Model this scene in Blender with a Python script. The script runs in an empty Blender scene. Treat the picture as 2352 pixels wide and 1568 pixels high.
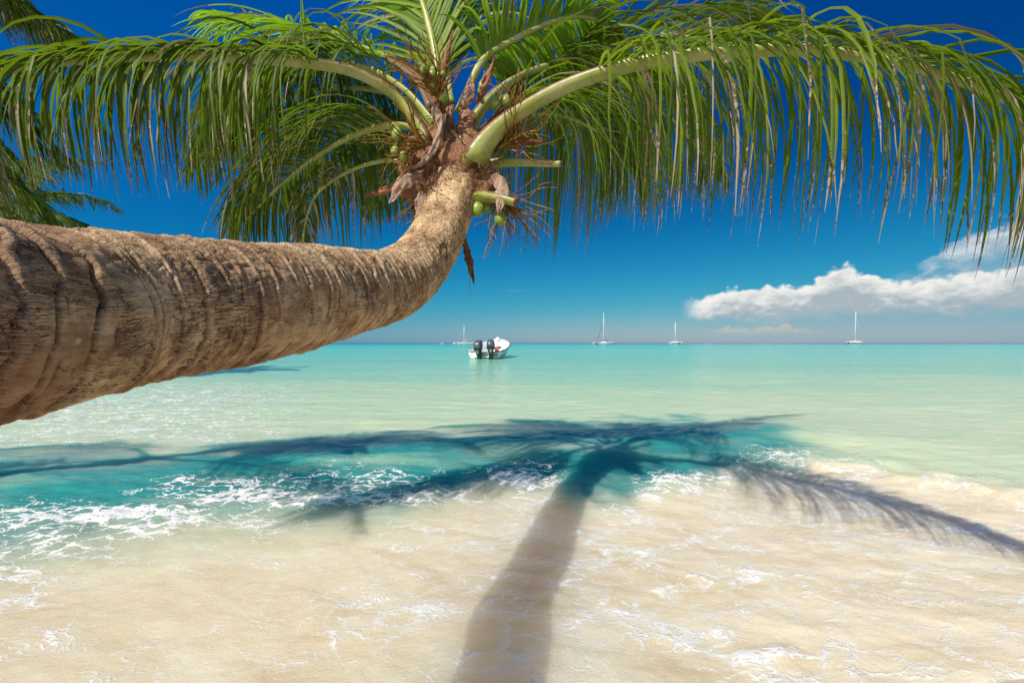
import bpy, math, random
import numpy as np
from mathutils import Vector, Matrix

random.seed(7)
RNG = np.random.default_rng(11)
scene = bpy.context.scene
COL = scene.collection
R = math.radians
H = 1.25            # eye height above the still water
F = 1045.0          # focal length in units of a 2352 wide frame
CX, HY = 1176.0, 787.0

# ------------------------------------------------------------------ helpers
def P(px, py, d):
    """a point d metres out to sea, from where it stands in the survey sketch"""
    return Vector(((px - CX) / F * d, d, H - (py - HY) / F * d))

def fast_mesh(name, co, quads, uv=None, col=None, smooth=True):
    me = bpy.data.meshes.new(name)
    co = np.asarray(co, dtype=np.float32); quads = np.asarray(quads, dtype=np.int32)
    k = quads.shape[1]; n = len(quads)
    me.vertices.add(len(co)); me.vertices.foreach_set('co', co.ravel())
    me.loops.add(n * k); me.loops.foreach_set('vertex_index', quads.ravel())
    me.polygons.add(n)
    me.polygons.foreach_set('loop_start', np.arange(0, n * k, k, dtype=np.int32))
    me.polygons.foreach_set('use_smooth', np.full(n, smooth))
    me.update(calc_edges=True)
    if col is not None:
        for nm, arr in col.items():
            a = me.color_attributes.new(nm, 'FLOAT_COLOR', 'POINT')
            arr = np.asarray(arr, dtype=np.float32)
            if arr.shape[1] == 3: arr = np.concatenate([arr, np.ones((len(arr), 1), np.float32)], 1)
            a.data.foreach_set('color', arr.ravel())
    me.validate()
    return me

def grid_quads(nr, nc, wrap=False):
    r = np.arange(nr - 1)[:, None]; c = np.arange(nc if wrap else nc - 1)[None, :]
    a = r * nc + c; b = r * nc + (c + 1) % nc
    return np.stack([a, b, b + nc, a + nc], -1).reshape(-1, 4)

def link(name, me, mats=None, parent=None):
    o = bpy.data.objects.new(name, me); COL.objects.link(o)
    if mats is not None and me is not None:
        for m in (mats if isinstance(mats, (list, tuple)) else [mats]): me.materials.append(m)
    if parent is not None: o.parent = parent
    return o

def tag(o, label=None, cat=None, group=None, kind=None):
    if label: o['label'] = label
    if cat: o['category'] = cat
    if group: o['group'] = group
    if kind: o['kind'] = kind
    return o

def empty(name, loc=(0, 0, 0), rz=0.0, parent=None):
    o = bpy.data.objects.new(name, None); COL.objects.link(o)
    o.empty_display_size = .1
    o.location = loc; o.rotation_euler = (0, 0, rz)
    if parent: o.parent = parent
    return o

class MB:
    """collects shapes into one mesh"""
    def __init__(s): s.v = []; s.f = []; s.c = []; s.mi = []; s.cur = 0; s.color = (0, 0, 0, 1)
    def add(s, vs, fs, cols=None):
        o = len(s.v)
        s.v += [tuple(v) for v in vs]
        s.f += [tuple(i + o for i in f) for f in fs]
        s.mi += [s.cur] * len(fs)
        s.c += cols if cols is not None else [s.color] * len(vs)
    def tube(s, pts, rad, n=8, cap=True, flat=1.0, up=None):
        pts = [Vector(p) for p in pts]; vs = []; m = len(pts)
        if not hasattr(rad, '__len__'): rad = [rad] * m
        T = [(pts[min(i + 1, m - 1)] - pts[max(i - 1, 0)]).normalized() for i in range(m)]
        u = Vector(up) if up is not None else (Vector((0, 0, 1)) if abs(T[0].z) < .9 else Vector((1, 0, 0)))
        for i in range(m):
            u = (u - T[i] * u.dot(T[i])); u = u.normalized() if u.length > 1e-6 else T[i].orthogonal().normalized()
            w = T[i].cross(u)
            for k in range(n):
                a = 2 * math.pi * k / n
                vs.append(pts[i] + (w * math.cos(a) + u * (math.sin(a) * flat)) * rad[i])
        fs = [(i * n + k, i * n + (k + 1) % n, (i + 1) * n + (k + 1) % n, (i + 1) * n + k) for i in range(m - 1) for k in range(n)]
        if cap: fs += [tuple(range(n))[::-1], tuple((m - 1) * n + k for k in range(n))]
        s.add(vs, fs)
    def box(s, c, size, rot=None, bev=0.0):
        x, y, z = [q / 2 for q in size]; M = rot or Matrix.Identity(3); c = Vector(c)
        b = min(bev, x * .9, y * .9, z * .9)
        if b <= 0:
            vs = [c + M @ Vector((i * x, j * y, k * z)) for k in (-1, 1) for j in (-1, 1) for i in (-1, 1)]
            s.add(vs, [(0, 2, 3, 1), (4, 5, 7, 6), (0, 1, 5, 4), (2, 6, 7, 3), (0, 4, 6, 2), (1, 3, 7, 5)])
            return
        # chamfered box as stacked octagons
        vs = []
        for zz, ins in ((-z, b), (-z + b, 0), (z - b, 0), (z, b)):
            for (i, j) in ((-x + b, -y), (x - b, -y), (x, -y + b), (x, y - b), (x - b, y), (-x + b, y), (-x, y - b), (-x, -y + b)):
                fx = (x - ins) / x; fy = (y - ins) / y
                vs.append(c + M @ Vector((i * fx, j * fy, zz)))
        fs = [tuple(range(8))[::-1], tuple(24 + k for k in range(8))]
        fs += [(r * 8 + k, r * 8 + (k + 1) % 8, (r + 1) * 8 + (k + 1) % 8, (r + 1) * 8 + k) for r in range(3) for k in range(8)]
        s.add(vs, fs)
    def ellipsoid(s, c, r, n=14, m=9, rot=None, pointy=0.0, cols=None):
        M = rot or Matrix.Identity(3); c = Vector(c); vs = []
        for i in range(m + 1):
            ph = math.pi * i / m
            for k in range(n):
                a = 2 * math.pi * k / n
                q = math.sin(ph) * (1 + pointy * math.cos(ph))
                vs.append(c + M @ Vector((r[0] * q * math.cos(a), r[1] * q * math.sin(a), -r[2] * math.cos(ph))))
        fs = [(i * n + k, i * n + (k + 1) % n, (i + 1) * n + (k + 1) % n, (i + 1) * n + k) for i in range(m) for k in range(n)]
        s.add(vs, fs)
    def loft(s, rings, closed=True, capa=True, capb=True):
        n = len(rings[0]); vs = [v for r in rings for v in r]; fs = []
        for i in range(len(rings) - 1):
            for k in range(n if closed else n - 1):
                fs.append((i * n + k, i * n + (k + 1) % n, (i + 1) * n + (k + 1) % n, (i + 1) * n + k))
        if closed and capa: fs.append(tuple(range(n))[::-1])
        if closed and capb: fs.append(tuple((len(rings) - 1) * n + k for k in range(n)))
        s.add(vs, fs)
    def build(s, name, mats, parent=None, smooth=True, attr=None):
        me = bpy.data.meshes.new(name)
        me.from_pydata(s.v, [], s.f)
        for p in me.polygons: p.use_smooth = bool(smooth)
        if attr:
            a = me.color_attributes.new(attr, 'FLOAT_COLOR', 'POINT')
            a.data.foreach_set('color', np.asarray(s.c, np.float32).ravel())
        o = link(name, me, mats, parent)
        me.polygons.foreach_set('material_index', s.mi)
        if smooth == 'auto':
            try: me.set_sharp_from_angle(angle=R(35))
            except Exception: pass
        me.update()
        return o

# ---- gradient noise in numpy
_perm = RNG.permutation(256); _perm = np.concatenate([_perm, _perm, _perm])
_g = RNG.normal(size=(256, 3)); _g /= np.linalg.norm(_g, axis=1)[:, None]
def pnoise(x, y, z=0.0):
    x = np.asarray(x, float); y = np.asarray(y, float); z = np.asarray(z, float) + np.zeros_like(x); y = y + np.zeros_like(x)
    xi = np.floor(x).astype(int); yi = np.floor(y).astype(int); zi = np.floor(z).astype(int)
    xf, yf, zf = x - xi, y - yi, z - zi
    fd = lambda t: t * t * t * (t * (t * 6 - 15) + 10)
    u, v, w = fd(xf), fd(yf), fd(zf)
    xi &= 255; yi &= 255; zi &= 255
    def gr(a, b, c):
        h = _perm[_perm[_perm[(xi + a) & 255] + ((yi + b) & 255)] + ((zi + c) & 255)]
        g = _g[h]
        return g[..., 0] * (xf - a) + g[..., 1] * (yf - b) + g[..., 2] * (zf - c)
    l = lambda a, b, t: a + (b - a) * t
    return 1.6 * l(l(l(gr(0, 0, 0), gr(1, 0, 0), u), l(gr(0, 1, 0), gr(1, 1, 0), u), v),
                   l(l(gr(0, 0, 1), gr(1, 0, 1), u), l(gr(0, 1, 1), gr(1, 1, 1), u), v), w)
def fbm(x, y, z=0.0, o=4, g=.5):
    t = 0; a = 1
    for i in range(o):
        t = t + a * pnoise(x * 2 ** i + 17.3 * i, y * 2 ** i + 5.1 * i, np.asarray(z) * 2 ** i + 3.7 * i); a *= g
    return t
def sstep(a, b, x):
    t = np.clip((x - a) / (b - a), 0, 1); return t * t * (3 - 2 * t)

def catmull(pts, n):
    """smooth path through points (rows of any width), resampled to n steps of equal length"""
    p = np.asarray([list(q) for q in pts], float)
    p = np.vstack([2 * p[0] - p[1], p, 2 * p[-1] - p[-2]])
    out = []
    for i in range(1, len(p) - 2):
        t = np.linspace(0, 1, 40, endpoint=False)[:, None]
        a, b, c, d = p[i - 1], p[i], p[i + 1], p[i + 2]
        out.append(.5 * (2 * b + (c - a) * t + (2 * a - 5 * b + 4 * c - d) * t ** 2 + (-a + 3 * b - 3 * c + d) * t ** 3))
    out = np.vstack(out + [p[-2][None]])
    s = np.concatenate([[0], np.cumsum(np.linalg.norm(np.diff(out[:, :3], axis=0), axis=1))])
    q = np.linspace(0, s[-1], n)
    return np.stack([np.interp(q, s, out[:, k]) for k in range(out.shape[1])], 1), s[-1]

# ------------------------------------------------------------------ node helper
class NT:
    def __init__(s, tree): s.t = tree; tree.nodes.clear()
    def n(s, typ, ins=None, **kw):
        nd = s.t.nodes.new(typ)
        for k, v in kw.items(): setattr(nd, k, v)
        for k, v in (ins or {}).items(): s.set(nd.inputs[k], v)
        return nd
    def set(s, sock, v):
        if hasattr(v, 'is_output'): s.t.links.new(v, sock)
        elif isinstance(v, bpy.types.Node): s.t.links.new(v.outputs[0], sock)
        else:
            if sock.type == 'RGBA' and hasattr(v, '__len__') and len(v) == 3: v = (*v, 1)
            sock.default_value = v
    def m(s, op, a, b=0.0, c=None, clamp=False):
        nd = s.t.nodes.new('ShaderNodeMath'); nd.operation = op; nd.use_clamp = clamp
        s.set(nd.inputs[0], a); s.set(nd.inputs[1], b)
        if c is not None: s.set(nd.inputs[2], c)
        return nd.outputs[0]
    def mix(s, fac, a, b, mode='MIX'):
        nd = s.t.nodes.new('ShaderNodeMix'); nd.data_type = 'RGBA'; nd.blend_type = mode
        s.set(nd.inputs['Factor'], fac); s.set(nd.inputs['A'], a) if False else None
        s.set(nd.inputs[6], a); s.set(nd.inputs[7], b)
        return nd.outputs[2]
    def ramp(s, fac, stops, interp='LINEAR'):
        nd = s.t.nodes.new('ShaderNodeValToRGB'); cr = nd.color_ramp; cr.interpolation = interp
        while len(cr.elements) > 1: cr.elements.remove(cr.elements[-1])
        for i, (p, c) in enumerate(stops):
            e = cr.elements[0] if i == 0 else cr.elements.new(p)
            e.position = p
            e.color = (*c, 1) if hasattr(c, '__len__') else (c, c, c, 1)
        s.set(nd.inputs[0], fac)
        return nd.outputs[0]
    def noise(s, vec, scale, detail=4, rough=.55, dist=0.0, out=0, ntype=None):
        nd = s.t.nodes.new('ShaderNodeTexNoise')
        if vec is not None: s.set(nd.inputs['Vector'], vec)
        nd.inputs['Scale'].default_value = scale; nd.inputs['Detail'].default_value = detail
        nd.inputs['Roughness'].default_value = rough; nd.inputs['Distortion'].default_value = dist
        return nd.outputs[out]
    def mapr(s, v, a, b, c=0.0, d=1.0, smooth=True):
        nd = s.t.nodes.new('ShaderNodeMapRange')
        if smooth: nd.interpolation_type = 'SMOOTHSTEP'
        s.set(nd.inputs[0], v)
        for i, q in enumerate((a, b, c, d)): s.set(nd.inputs[1 + i], q)
        return nd.outputs[0]
    def scaled(s, vec, sc):
        nd = s.t.nodes.new('ShaderNodeVectorMath'); nd.operation = 'MULTIPLY'
        s.set(nd.inputs[0], vec); nd.inputs[1].default_value = sc
        return nd.outputs[0]

def new_mat(name):
    m = bpy.data.materials.new(name); m.use_nodes = True
    return m, NT(m.node_tree)

def simple_mat(name, col, rough=.5, var=.12, scale=6.0, spec=.5, bump=0.0, bscale=40.0, metal=0.0, coat=0.0):
    m, t = new_mat(name)
    out = t.n('ShaderNodeOutputMaterial'); b = t.n('ShaderNodeBsdfPrincipled')
    tc = t.n('ShaderNodeTexCoord').outputs['Object']
    f = t.noise(tc, scale, 5, .6)
    dark = tuple(c * (1 - var) for c in col); lite = tuple(min(1, c * (1 + var)) for c in col)
    t.set(b.inputs['Base Color'], t.ramp(f, [(.3, dark), (.7, lite)]))
    t.set(b.inputs['Roughness'], t.mapr(t.noise(tc, scale * 2.3, 3), .3, .7, max(0, rough - .08), min(1, rough + .08)))
    b.inputs['Specular IOR Level'].default_value = spec; b.inputs['Metallic'].default_value = metal
    b.inputs['Coat Weight'].default_value = coat
    if bump:
        bp = t.n('ShaderNodeBump', {'Strength': bump, 'Distance': .004, 'Height': t.noise(tc, bscale, 5, .6)})
        t.set(b.inputs['Normal'], bp)
    t.set(out.inputs['Surface'], b)
    return m
# ------------------------------------------------------------------ light, sky, camera
SUN_TO = Vector((-.62, -.97, 1.0)).normalized()
SUN_EL = math.asin(SUN_TO.z); SUN_AZ = math.atan2(SUN_TO.x, SUN_TO.y)

def make_world():
    w = bpy.data.worlds.new('World'); scene.world = w; w.use_nodes = True
    t = NT(w.node_tree)
    out = t.n('ShaderNodeOutputWorld'); bg = t.n('ShaderNodeBackground')
    sky = t.n('ShaderNodeTexSky'); sky.sky_type = 'NISHITA'; sky.sun_disc = False
    sky.sun_elevation = SUN_EL; sky.sun_rotation = SUN_AZ
    sky.altitude = 0; sky.air_density = 1.0; sky.dust_density = .25; sky.ozone_density = 3.0
    d = t.n('ShaderNodeTexCoord').outputs['Generated']
    sp = t.n('ShaderNodeSeparateXYZ', {0: d})
    el = t.m('ARCSINE', sp.outputs[2]); az = t.m('ARCTAN2', sp.outputs[0], sp.outputs[1])
    # clear air: the sky texture, deepened as through a polarising filter away from the sun
    rgb = t.n('ShaderNodeSeparateColor', {0: sky.outputs[0]}).outputs
    cr = t.m('MULTIPLY', t.m('POWER', t.m('DIVIDE', rgb[0], 7.4), 3.2), 1.05)
    cg = t.m('MULTIPLY', t.m('POWER', t.m('DIVIDE', rgb[1], 7.2), 1.0), 1.85)
    cb = t.m('MULTIPLY', t.m('POWER', t.m('DIVIDE', rgb[2], 2.8), .40), 1.75)
    pol = t.n('ShaderNodeCombineColor', {0: cr, 1: cg, 2: cb}).outputs[0]
    sd = t.n('ShaderNodeVectorMath', {0: d, 1: tuple(SUN_TO)}, operation='DOT_PRODUCT').outputs['Value']
    away = t.m('MULTIPLY', t.mapr(sd, .05, -.55), t.mapr(el, .08, .5))
    pol = t.mix(t.m('MULTIPLY', away, .75), pol, (.0, .075, .70))
    skyc = t.mix(t.mapr(sd, .30, .85), pol, t.mix(1.0, sky.outputs[0], (.85, .72, .60), 'MULTIPLY'))
    clear_sky = skyc
    pv = t.n('ShaderNodeCombineXYZ', {0: az, 1: el, 2: 0.0}).outputs[0]
    warm = (1.0, .97, .92)
    def layer(skyc, top, base_el, soft, puff, fuzz, sc, lit, shade, cover, seed, az0, az1):
        """one bank of cloud: 'top' gives its height by azimuth, noise eats its outline"""
        q = t.n('ShaderNodeVectorMath', {0: pv, 1: (seed, seed * .37, seed * 1.7)}, operation='ADD').outputs[0]
        wob = t.noise(t.scaled(q, (1, 1.5, 1)), sc * .5, 3, .5)
        fb = t.noise(t.scaled(q, (1, 1.7, 1)), sc, 8, .58, .25)
        vo = t.n('ShaderNodeTexVoronoi', {'Vector': t.scaled(t.n('ShaderNodeVectorMath', {0: q, 1: t.scaled(t.noise(q, sc, 4, .6, 0, 1), (.02, .02, .02))}, operation='ADD').outputs[0], (1, 1.25, 1)), 'Scale': sc * 2.2, 'Smoothness': .5}, feature='SMOOTH_F1').outputs['Distance']
        bil = t.m('SUBTRACT', .5, vo)
        hgt = t.m('MULTIPLY', t.ramp(az, [((a + .9) / 2.2, h * 4) for a, h in top]) if False else t.ramp(t.mapr(az, az0, az1, 0, 1, False), [((a - az0) / (az1 - az0), h * 4) for a, h in top], 'B_SPLINE'), .25)
        hgt = t.m('ADD', hgt, t.m('MULTIPLY', t.m('SUBTRACT', wob, .5), puff * 1.1))
        hgt = t.m('ADD', hgt, t.m('MULTIPLY', bil, puff))
        hgt = t.m('ADD', hgt, t.m('MULTIPLY', t.m('SUBTRACT', fb, .5), fuzz))
        up = t.m('SUBTRACT', hgt, el)
        lo = t.m('SUBTRACT', el, t.m('ADD', base_el, t.m('MULTIPLY', t.m('SUBTRACT', fb, .5), fuzz * 1.2)))
        den = t.m('MULTIPLY', t.mapr(up, 0, soft), t.mapr(lo, -soft * .6, soft * 2.2))
        den = t.m('MULTIPLY', den, t.mapr(az, az0, az0 + .05)); den = t.m('MULTIPLY', den, t.mapr(az, az1, az1 - .05))
        den = t.m('MULTIPLY', den, cover, clamp=True)
        den = t.m('MULTIPLY', den, t.m('GREATER_THAN', sp.outputs[1], .05))
        # how thick the cloud is above this point decides how grey its belly looks
        body = t.mapr(t.m('ADD', up, t.m('MULTIPLY', t.m('SUBTRACT', fb, .5), fuzz * 1.8)), .004, .055)
        body = t.m('SUBTRACT', body, t.m('MULTIPLY', t.m('SUBTRACT', bil, .15), .35), clamp=True)
        return t.mix(den, skyc, t.mix(body, lit, shade))
    G = CLOUD_GAIN
    k = lambda c: tuple(x * G for x in c)
    # low haze bank under the big cloud, then the far cumulus row, the main bank, the ragged bank higher up
    skyc = layer(skyc, [(.40, .02), (.50, .06), (.60, .10), (.72, .125), (.95, .14), (1.2, .14)], .004, .05, .02, .05, 12, k((.52, .62, .66)), k((.32, .47, .57)), .75, 3.1, .38, 1.25)
    skyc = layer(skyc, [(.40, .018), (.44, .036), (.48, .028), (.52, .038), (.56, .034), (.62, .02)], .017, .006, .014, .012, 34, k((.62, .60, .55)), k((.36, .46, .53)), .85, 8.3, .39, .66)
    skyc = layer(skyc, [(.36, .085), (.41, .092), (.45, .112), (.49, .102), (.53, .115), (.57, .105), (.61, .134), (.655, .134), (.685, .105), (.74, .102), (.80, .112), (.86, .12), (1.2, .12)], .042, .010, .013, .034, 30, k((1.05, 1.03, .99)), k((.45, .54, .59)), 1.0, 1.4, .352, 1.25)
    skyc = layer(skyc, [(.70, .09), (.75, .155), (.80, .18), (.90, .20), (1.0, .20), (1.2, .20)], .104, .022, .014, .07, 22, k((.95, .97, .96)), k((.55, .65, .70)), .8, 5.7, .70, 1.25)
    # thin wisps low in the middle
    skyc = layer(skyc, [(-.10, .094), (-.06, .1), (0, .1), (.05, .1)], .098, .008, .003, .012, 30, k((.55, .63, .66)), k((.5, .6, .64)), .42, 2.2, -.11, .01)
    skyc = layer(skyc, [(-.05, .116), (0, .118), (.05, .118)], .113, .006, .003, .008, 40, k((.75, .8, .8)), k((.6, .66, .7)), .7, 4.2, -.035, .045)
    t.set(bg.inputs[0], skyc); bg.inputs[1].default_value = WORLD_STRENGTH
    bg0 = t.n('ShaderNodeBackground', {0: clear_sky, 1: WORLD_STRENGTH})
    box = t.m('MULTIPLY', t.m('MULTIPLY', t.m('GREATER_THAN', az, -.12), t.m('LESS_THAN', az, 1.25)), t.m('MULTIPLY', t.m('GREATER_THAN', el, -.01), t.m('LESS_THAN', el, .26)))
    ms = t.n('ShaderNodeMixShader', {0: box}); t.t.links.new(bg0.outputs[0], ms.inputs[1]); t.t.links.new(bg.outputs[0], ms.inputs[2])
    t.set(out.inputs[0], ms)
    w.cycles.sampling_method = 'MANUAL'; w.cycles.sample_map_resolution = 256

SKY_TINT = (1.0, 1.0, 1.0); CLOUD_GAIN = 4.4; WORLD_STRENGTH = .15; SUN_STRENGTH = 4.2; EXPOSURE = 0.42
make_world()
sl = bpy.data.lights.new('sun', 'SUN'); sl.energy = SUN_STRENGTH; sl.angle = R(.53); sl.color = (1.0, .94, .84)
so = bpy.data.objects.new('sun', sl); COL.objects.link(so)
so.rotation_euler = SUN_TO.to_track_quat('Z', 'Y').to_euler()
so.location = (-8, -10, 12)

cam = bpy.data.cameras.new('camera'); cam.lens = 16.0; cam.sensor_width = 36.0
cam.clip_start = .05; cam.clip_end = 60000; cam.shift_y = 3.0 / 2352
co = bpy.data.objects.new('camera', cam); COL.objects.link(co)
co.location = (0, 0, H); co.rotation_euler = (R(90), 0, 0)
scene.camera = co
vs = scene.view_settings
vs.view_transform = 'Standard'; vs.look = 'None'; vs.gamma = 1; vs.exposure = EXPOSURE; vs.use_curve_mapping = False
scene.cycles.use_denoising = True
scene.cycles.max_bounces = 10; scene.cycles.transparent_max_bounces = 12
scene.cycles.sample_clamp_indirect = 6.0

# ------------------------------------------------------------------ materials of the palm
def mat_trunk():
    m, t = new_mat('palm_bark')
    out = t.n('ShaderNodeOutputMaterial'); b = t.n('ShaderNodeBsdfPrincipled')
    tc = t.n('ShaderNodeTexCoord').outputs['Object']
    ca = t.n('ShaderNodeAttribute', attribute_name='bark').outputs['Color']
    sp = t.n('ShaderNodeSeparateColor', {0: ca})
    # R: along the trunk, G: band (scar) amount, B: crack amount ; the bark attribute's second layer gives stretched coordinates
    uvw = t.n('ShaderNodeAttribute', attribute_name='grain').outputs['Vector']
    f1 = t.noise(tc, 9, 5, .6); f2 = t.noise(t.scaled(uvw, (1, 1, 1)), 30, 6, .65); f3 = t.noise(tc, 60, 5, .65)
    c = t.ramp(f1, [(.25, (.20, .10, .05)), (.40, (.39, .235, .12)), (.55, (.62, .43, .245)), (.8, (.70, .53, .32))])
    c = t.mix(t.m('MULTIPLY', sp.outputs[1], .75), c, t.mix(f3, (.44, .31, .19), (.64, .49, .31)))
    red = t.mapr(t.noise(tc, 5.3, 4, .6), .55, .72)
    c = t.mix(t.m('MULTIPLY', red, .5), c, (.22, .11, .07))
    c = t.mix(1.0, c, t.ramp(f2, [(.25, (.55, .52, .5)), (.5, (1, 1, 1)), (.8, (1.18, 1.15, 1.1))]), 'MULTIPLY')
    stain = t.m('MULTIPLY', t.mapr(t.noise(tc, 2.6, 5, .6, .4), .41, .54), t.mapr(sp.outputs[0], .86, .55))
    c = t.mix(t.m('MULTIPLY', stain, .5), c, (.17, .075, .045))
    liche = t.mapr(t.noise(tc, 23, 5, .7), .66, .72)
    c = t.mix(t.m('MULTIPLY', liche, .55), c, (.66, .61, .53))
    c = t.mix(t.m('MULTIPLY', sp.outputs[2], .85), c, (.075, .045, .03))
    gw = t.n('ShaderNodeVectorMath', {0: uvw, 1: t.scaled(t.noise(tc, 26, 4, .6, 0, 1), (.022, .022, .022))}, operation='ADD').outputs[0]
    v1 = t.n('ShaderNodeTexVoronoi', {'Vector': gw, 'Scale': 64.0}, feature='DISTANCE_TO_EDGE').outputs['Distance']
    v2 = t.n('ShaderNodeTexVoronoi', {'Vector': gw, 'Scale': 130.0}, feature='DISTANCE_TO_EDGE').outputs['Distance']
    msk = t.m('MULTIPLY', t.mapr(t.noise(tc, 6.5, 4, .65), .44, .64), t.m('SUBTRACT', 1.0, t.m('MULTIPLY', sp.outputs[1], .8)), clamp=True); msk2 = t.mapr(t.noise(tc, 11, 4, .65), .45, .6)
    ck = t.m('MULTIPLY', t.mapr(v1, .07, .0), msk); ck2 = t.m('MULTIPLY', t.mapr(v2, .09, .0), msk2)
    c = t.mix(t.m('MULTIPLY', ck, .5), c, (.11, .055, .035)); c = t.mix(t.m('MULTIPLY', ck2, .5), c, (.13, .08, .05))
    t.set(b.inputs['Base Color'], c)
    b.inputs['Roughness'].default_value = .85; b.inputs['Specular IOR Level'].default_value = .2
    hgt = t.m('ADD', t.m('MULTIPLY', f2, 1.3), t.m('MULTIPLY', f3, .6))
    hgt = t.m('SUBTRACT', hgt, t.m('ADD', t.m('MULTIPLY', ck, .55), t.m('MULTIPLY', ck2, .35)))
    bp = t.n('ShaderNodeBump', {'Strength': 1.0, 'Distance': .008, 'Height': hgt})
    t.set(b.inputs['Normal'], bp)
    t.set(out.inputs['Surface'], b)
    return m

def mat_leaf(name, g0, g1, tr, dry=(.36, .30, .21), brown=(.10, .045, .018), trans=.42):
    m, t = new_mat(name)
    out = t.n('ShaderNodeOutputMaterial'); b = t.n('ShaderNodeBsdfPrincipled')
    a = t.n('ShaderNodeAttribute', attribute_name='leaf').outputs['Color']
    sp = t.n('ShaderNodeSeparateColor', {0: a})
    tc = t.n('ShaderNodeTexCoord').outputs['Object']
    nz = t.noise(tc, 7, 4, .6); nf = t.noise(tc, 38, 5, .7)
    g = t.mix(t.mapr(t.m('ADD', t.m('MULTIPLY', sp.outputs[1], .7), t.m('MULTIPLY', nz, .5)), .2, 1.0), g0, g1)
    yel = t.mapr(t.m('ADD', nf, t.m('MULTIPLY', sp.outputs[0], .12)), .64, .72)
    g = t.mix(t.m('MULTIPLY', yel, .6), g, (.32, .26, .03))
    dz = t.m('ADD', sp.outputs[2], t.m('MULTIPLY', t.m('SUBTRACT', nf, .5), 1.3))
    isdry = t.mapr(dz, .5, .62); isbr = t.mapr(dz, .40, .52)
    g2 = t.mix(isbr, g, brown)
    g2 = t.mix(isdry, g2, t.mix(t.noise(tc, 90, 3), dry, tuple(min(1, x * 1.5) for x in dry)))
    t.set(b.inputs['Base Color'], g2)
    b.inputs['Roughness'].default_value = .5; b.inputs['Specular IOR Level'].default_value = .3
    tl = t.n('ShaderNodeBsdfTranslucent')
    tcol = t.mix(isbr, t.mix(sp.outputs[1], tr, tuple(x * 1.25 for x in tr)), (.10, .05, .02))
    tcol = t.mix(isdry, tcol, (.16, .12, .07))
    t.set(tl.inputs[0], tcol)
    ms = t.n('ShaderNodeMixShader', {0: trans}); t.t.links.new(b.outputs[0], ms.inputs[1]); t.t.links.new(tl.outputs[0], ms.inputs[2])
    t.set(out.inputs['Surface'], ms)
    return m

def mat_stalk():
    m, t = new_mat('frond_stalk')
    out = t.n('ShaderNodeOutputMaterial'); b = t.n('ShaderNodeBsdfPrincipled')
    a = t.n('ShaderNodeAttribute', attribute_name='stalk').outputs['Color']   # R along, G edge (upper rim), B random
    sp = t.n('ShaderNodeSeparateColor', {0: a})
    tc = t.n('ShaderNodeTexCoord').outputs['Object']
    n1 = t.noise(tc, 9, 4, .6); n2 = t.noise(t.scaled(tc, (1, 1, 1)), 45, 5, .7)
    c = t.ramp(n1, [(.3, (.17, .24, .03)), (.5, (.27, .31, .055)), (.7, (.36, .36, .11))])
    c = t.mix(t.mapr(n2, .52, .68, 0, .55), c, (.46, .40, .27))
    wax = t.mapr(t.noise(tc, 5, 5, .6), .5, .62, 0, .3)
    c = t.mix(wax, c, (.50, .48, .34))
    ed = t.mapr(t.m('ADD', sp.outputs[1], t.m('MULTIPLY', t.m('SUBTRACT', n2, .5), .8)), .62, .8)
    c = t.mix(ed, c, (.17, .085, .045))
    cut = t.mapr(sp.outputs[2], .5, .9)
    c = t.mix(cut, c, (.10, .05, .028))
    t.set(b.inputs['Base Color'], c); b.inputs['Roughness'].default_value = .38
    bp = t.n('ShaderNodeBump', {'Strength': .25, 'Distance': .003, 'Height': n2}); t.set(b.inputs['Normal'], bp)
    t.set(out.inputs['Surface'], b)
    return m

def mat_fibre(name, a_, b_, c_):
    m, t = new_mat(name)
    out = t.n('ShaderNodeOutputMaterial'); b = t.n('ShaderNodeBsdfPrincipled')
    tc = t.n('ShaderNodeTexCoord').outputs['Object']
    f = t.noise(t.scaled(tc, (1, 1, .35)), 40, 6, .7); g = t.noise(tc, 8, 4, .6)
    c = t.ramp(t.m('ADD', t.m('MULTIPLY', f, .6), t.m('MULTIPLY', g, .4)), [(.35, a_), (.5, b_), (.66, c_)])
    t.set(b.inputs['Base Color'], c); b.inputs['Roughness'].default_value = .85; b.inputs['Specular IOR Level'].default_value = .2
    bp = t.n('ShaderNodeBump', {'Strength': .7, 'Distance': .006, 'Height': f}); t.set(b.inputs['Normal'], bp)
    t.set(out.inputs['Surface'], b)
    return m

M_TRUNK = mat_trunk()
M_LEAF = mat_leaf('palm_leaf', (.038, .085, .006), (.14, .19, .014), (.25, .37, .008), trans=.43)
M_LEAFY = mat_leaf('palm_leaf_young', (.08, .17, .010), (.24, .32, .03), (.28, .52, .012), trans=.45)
M_LEAFD = mat_leaf('palm_leaf_dark', (.026, .064, .006), (.105, .15, .014), (.17, .27, .008), trans=.38)  # darker, less translucent leaf, mostly for fronds behind and left
M_STALK = mat_stalk()
M_FIBRE = mat_fibre('palm_fibre', (.07, .03, .018), (.20, .095, .05), (.40, .24, .135))
M_HUSK = mat_fibre('dry_spathe', (.13, .075, .055), (.30, .20, .145), (.46, .35, .28))
M_REDHUSK = mat_fibre('red_spathe', (.10, .035, .02), (.24, .10, .055), (.34, .18, .10))
M_NUT = simple_mat('green_coconut', (.19, .27, .045), .4, .3, 14, .4)
M_TWIG = mat_fibre('flower_twig', (.075, .03, .014), (.20, .10, .022), (.34, .23, .04))

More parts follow.
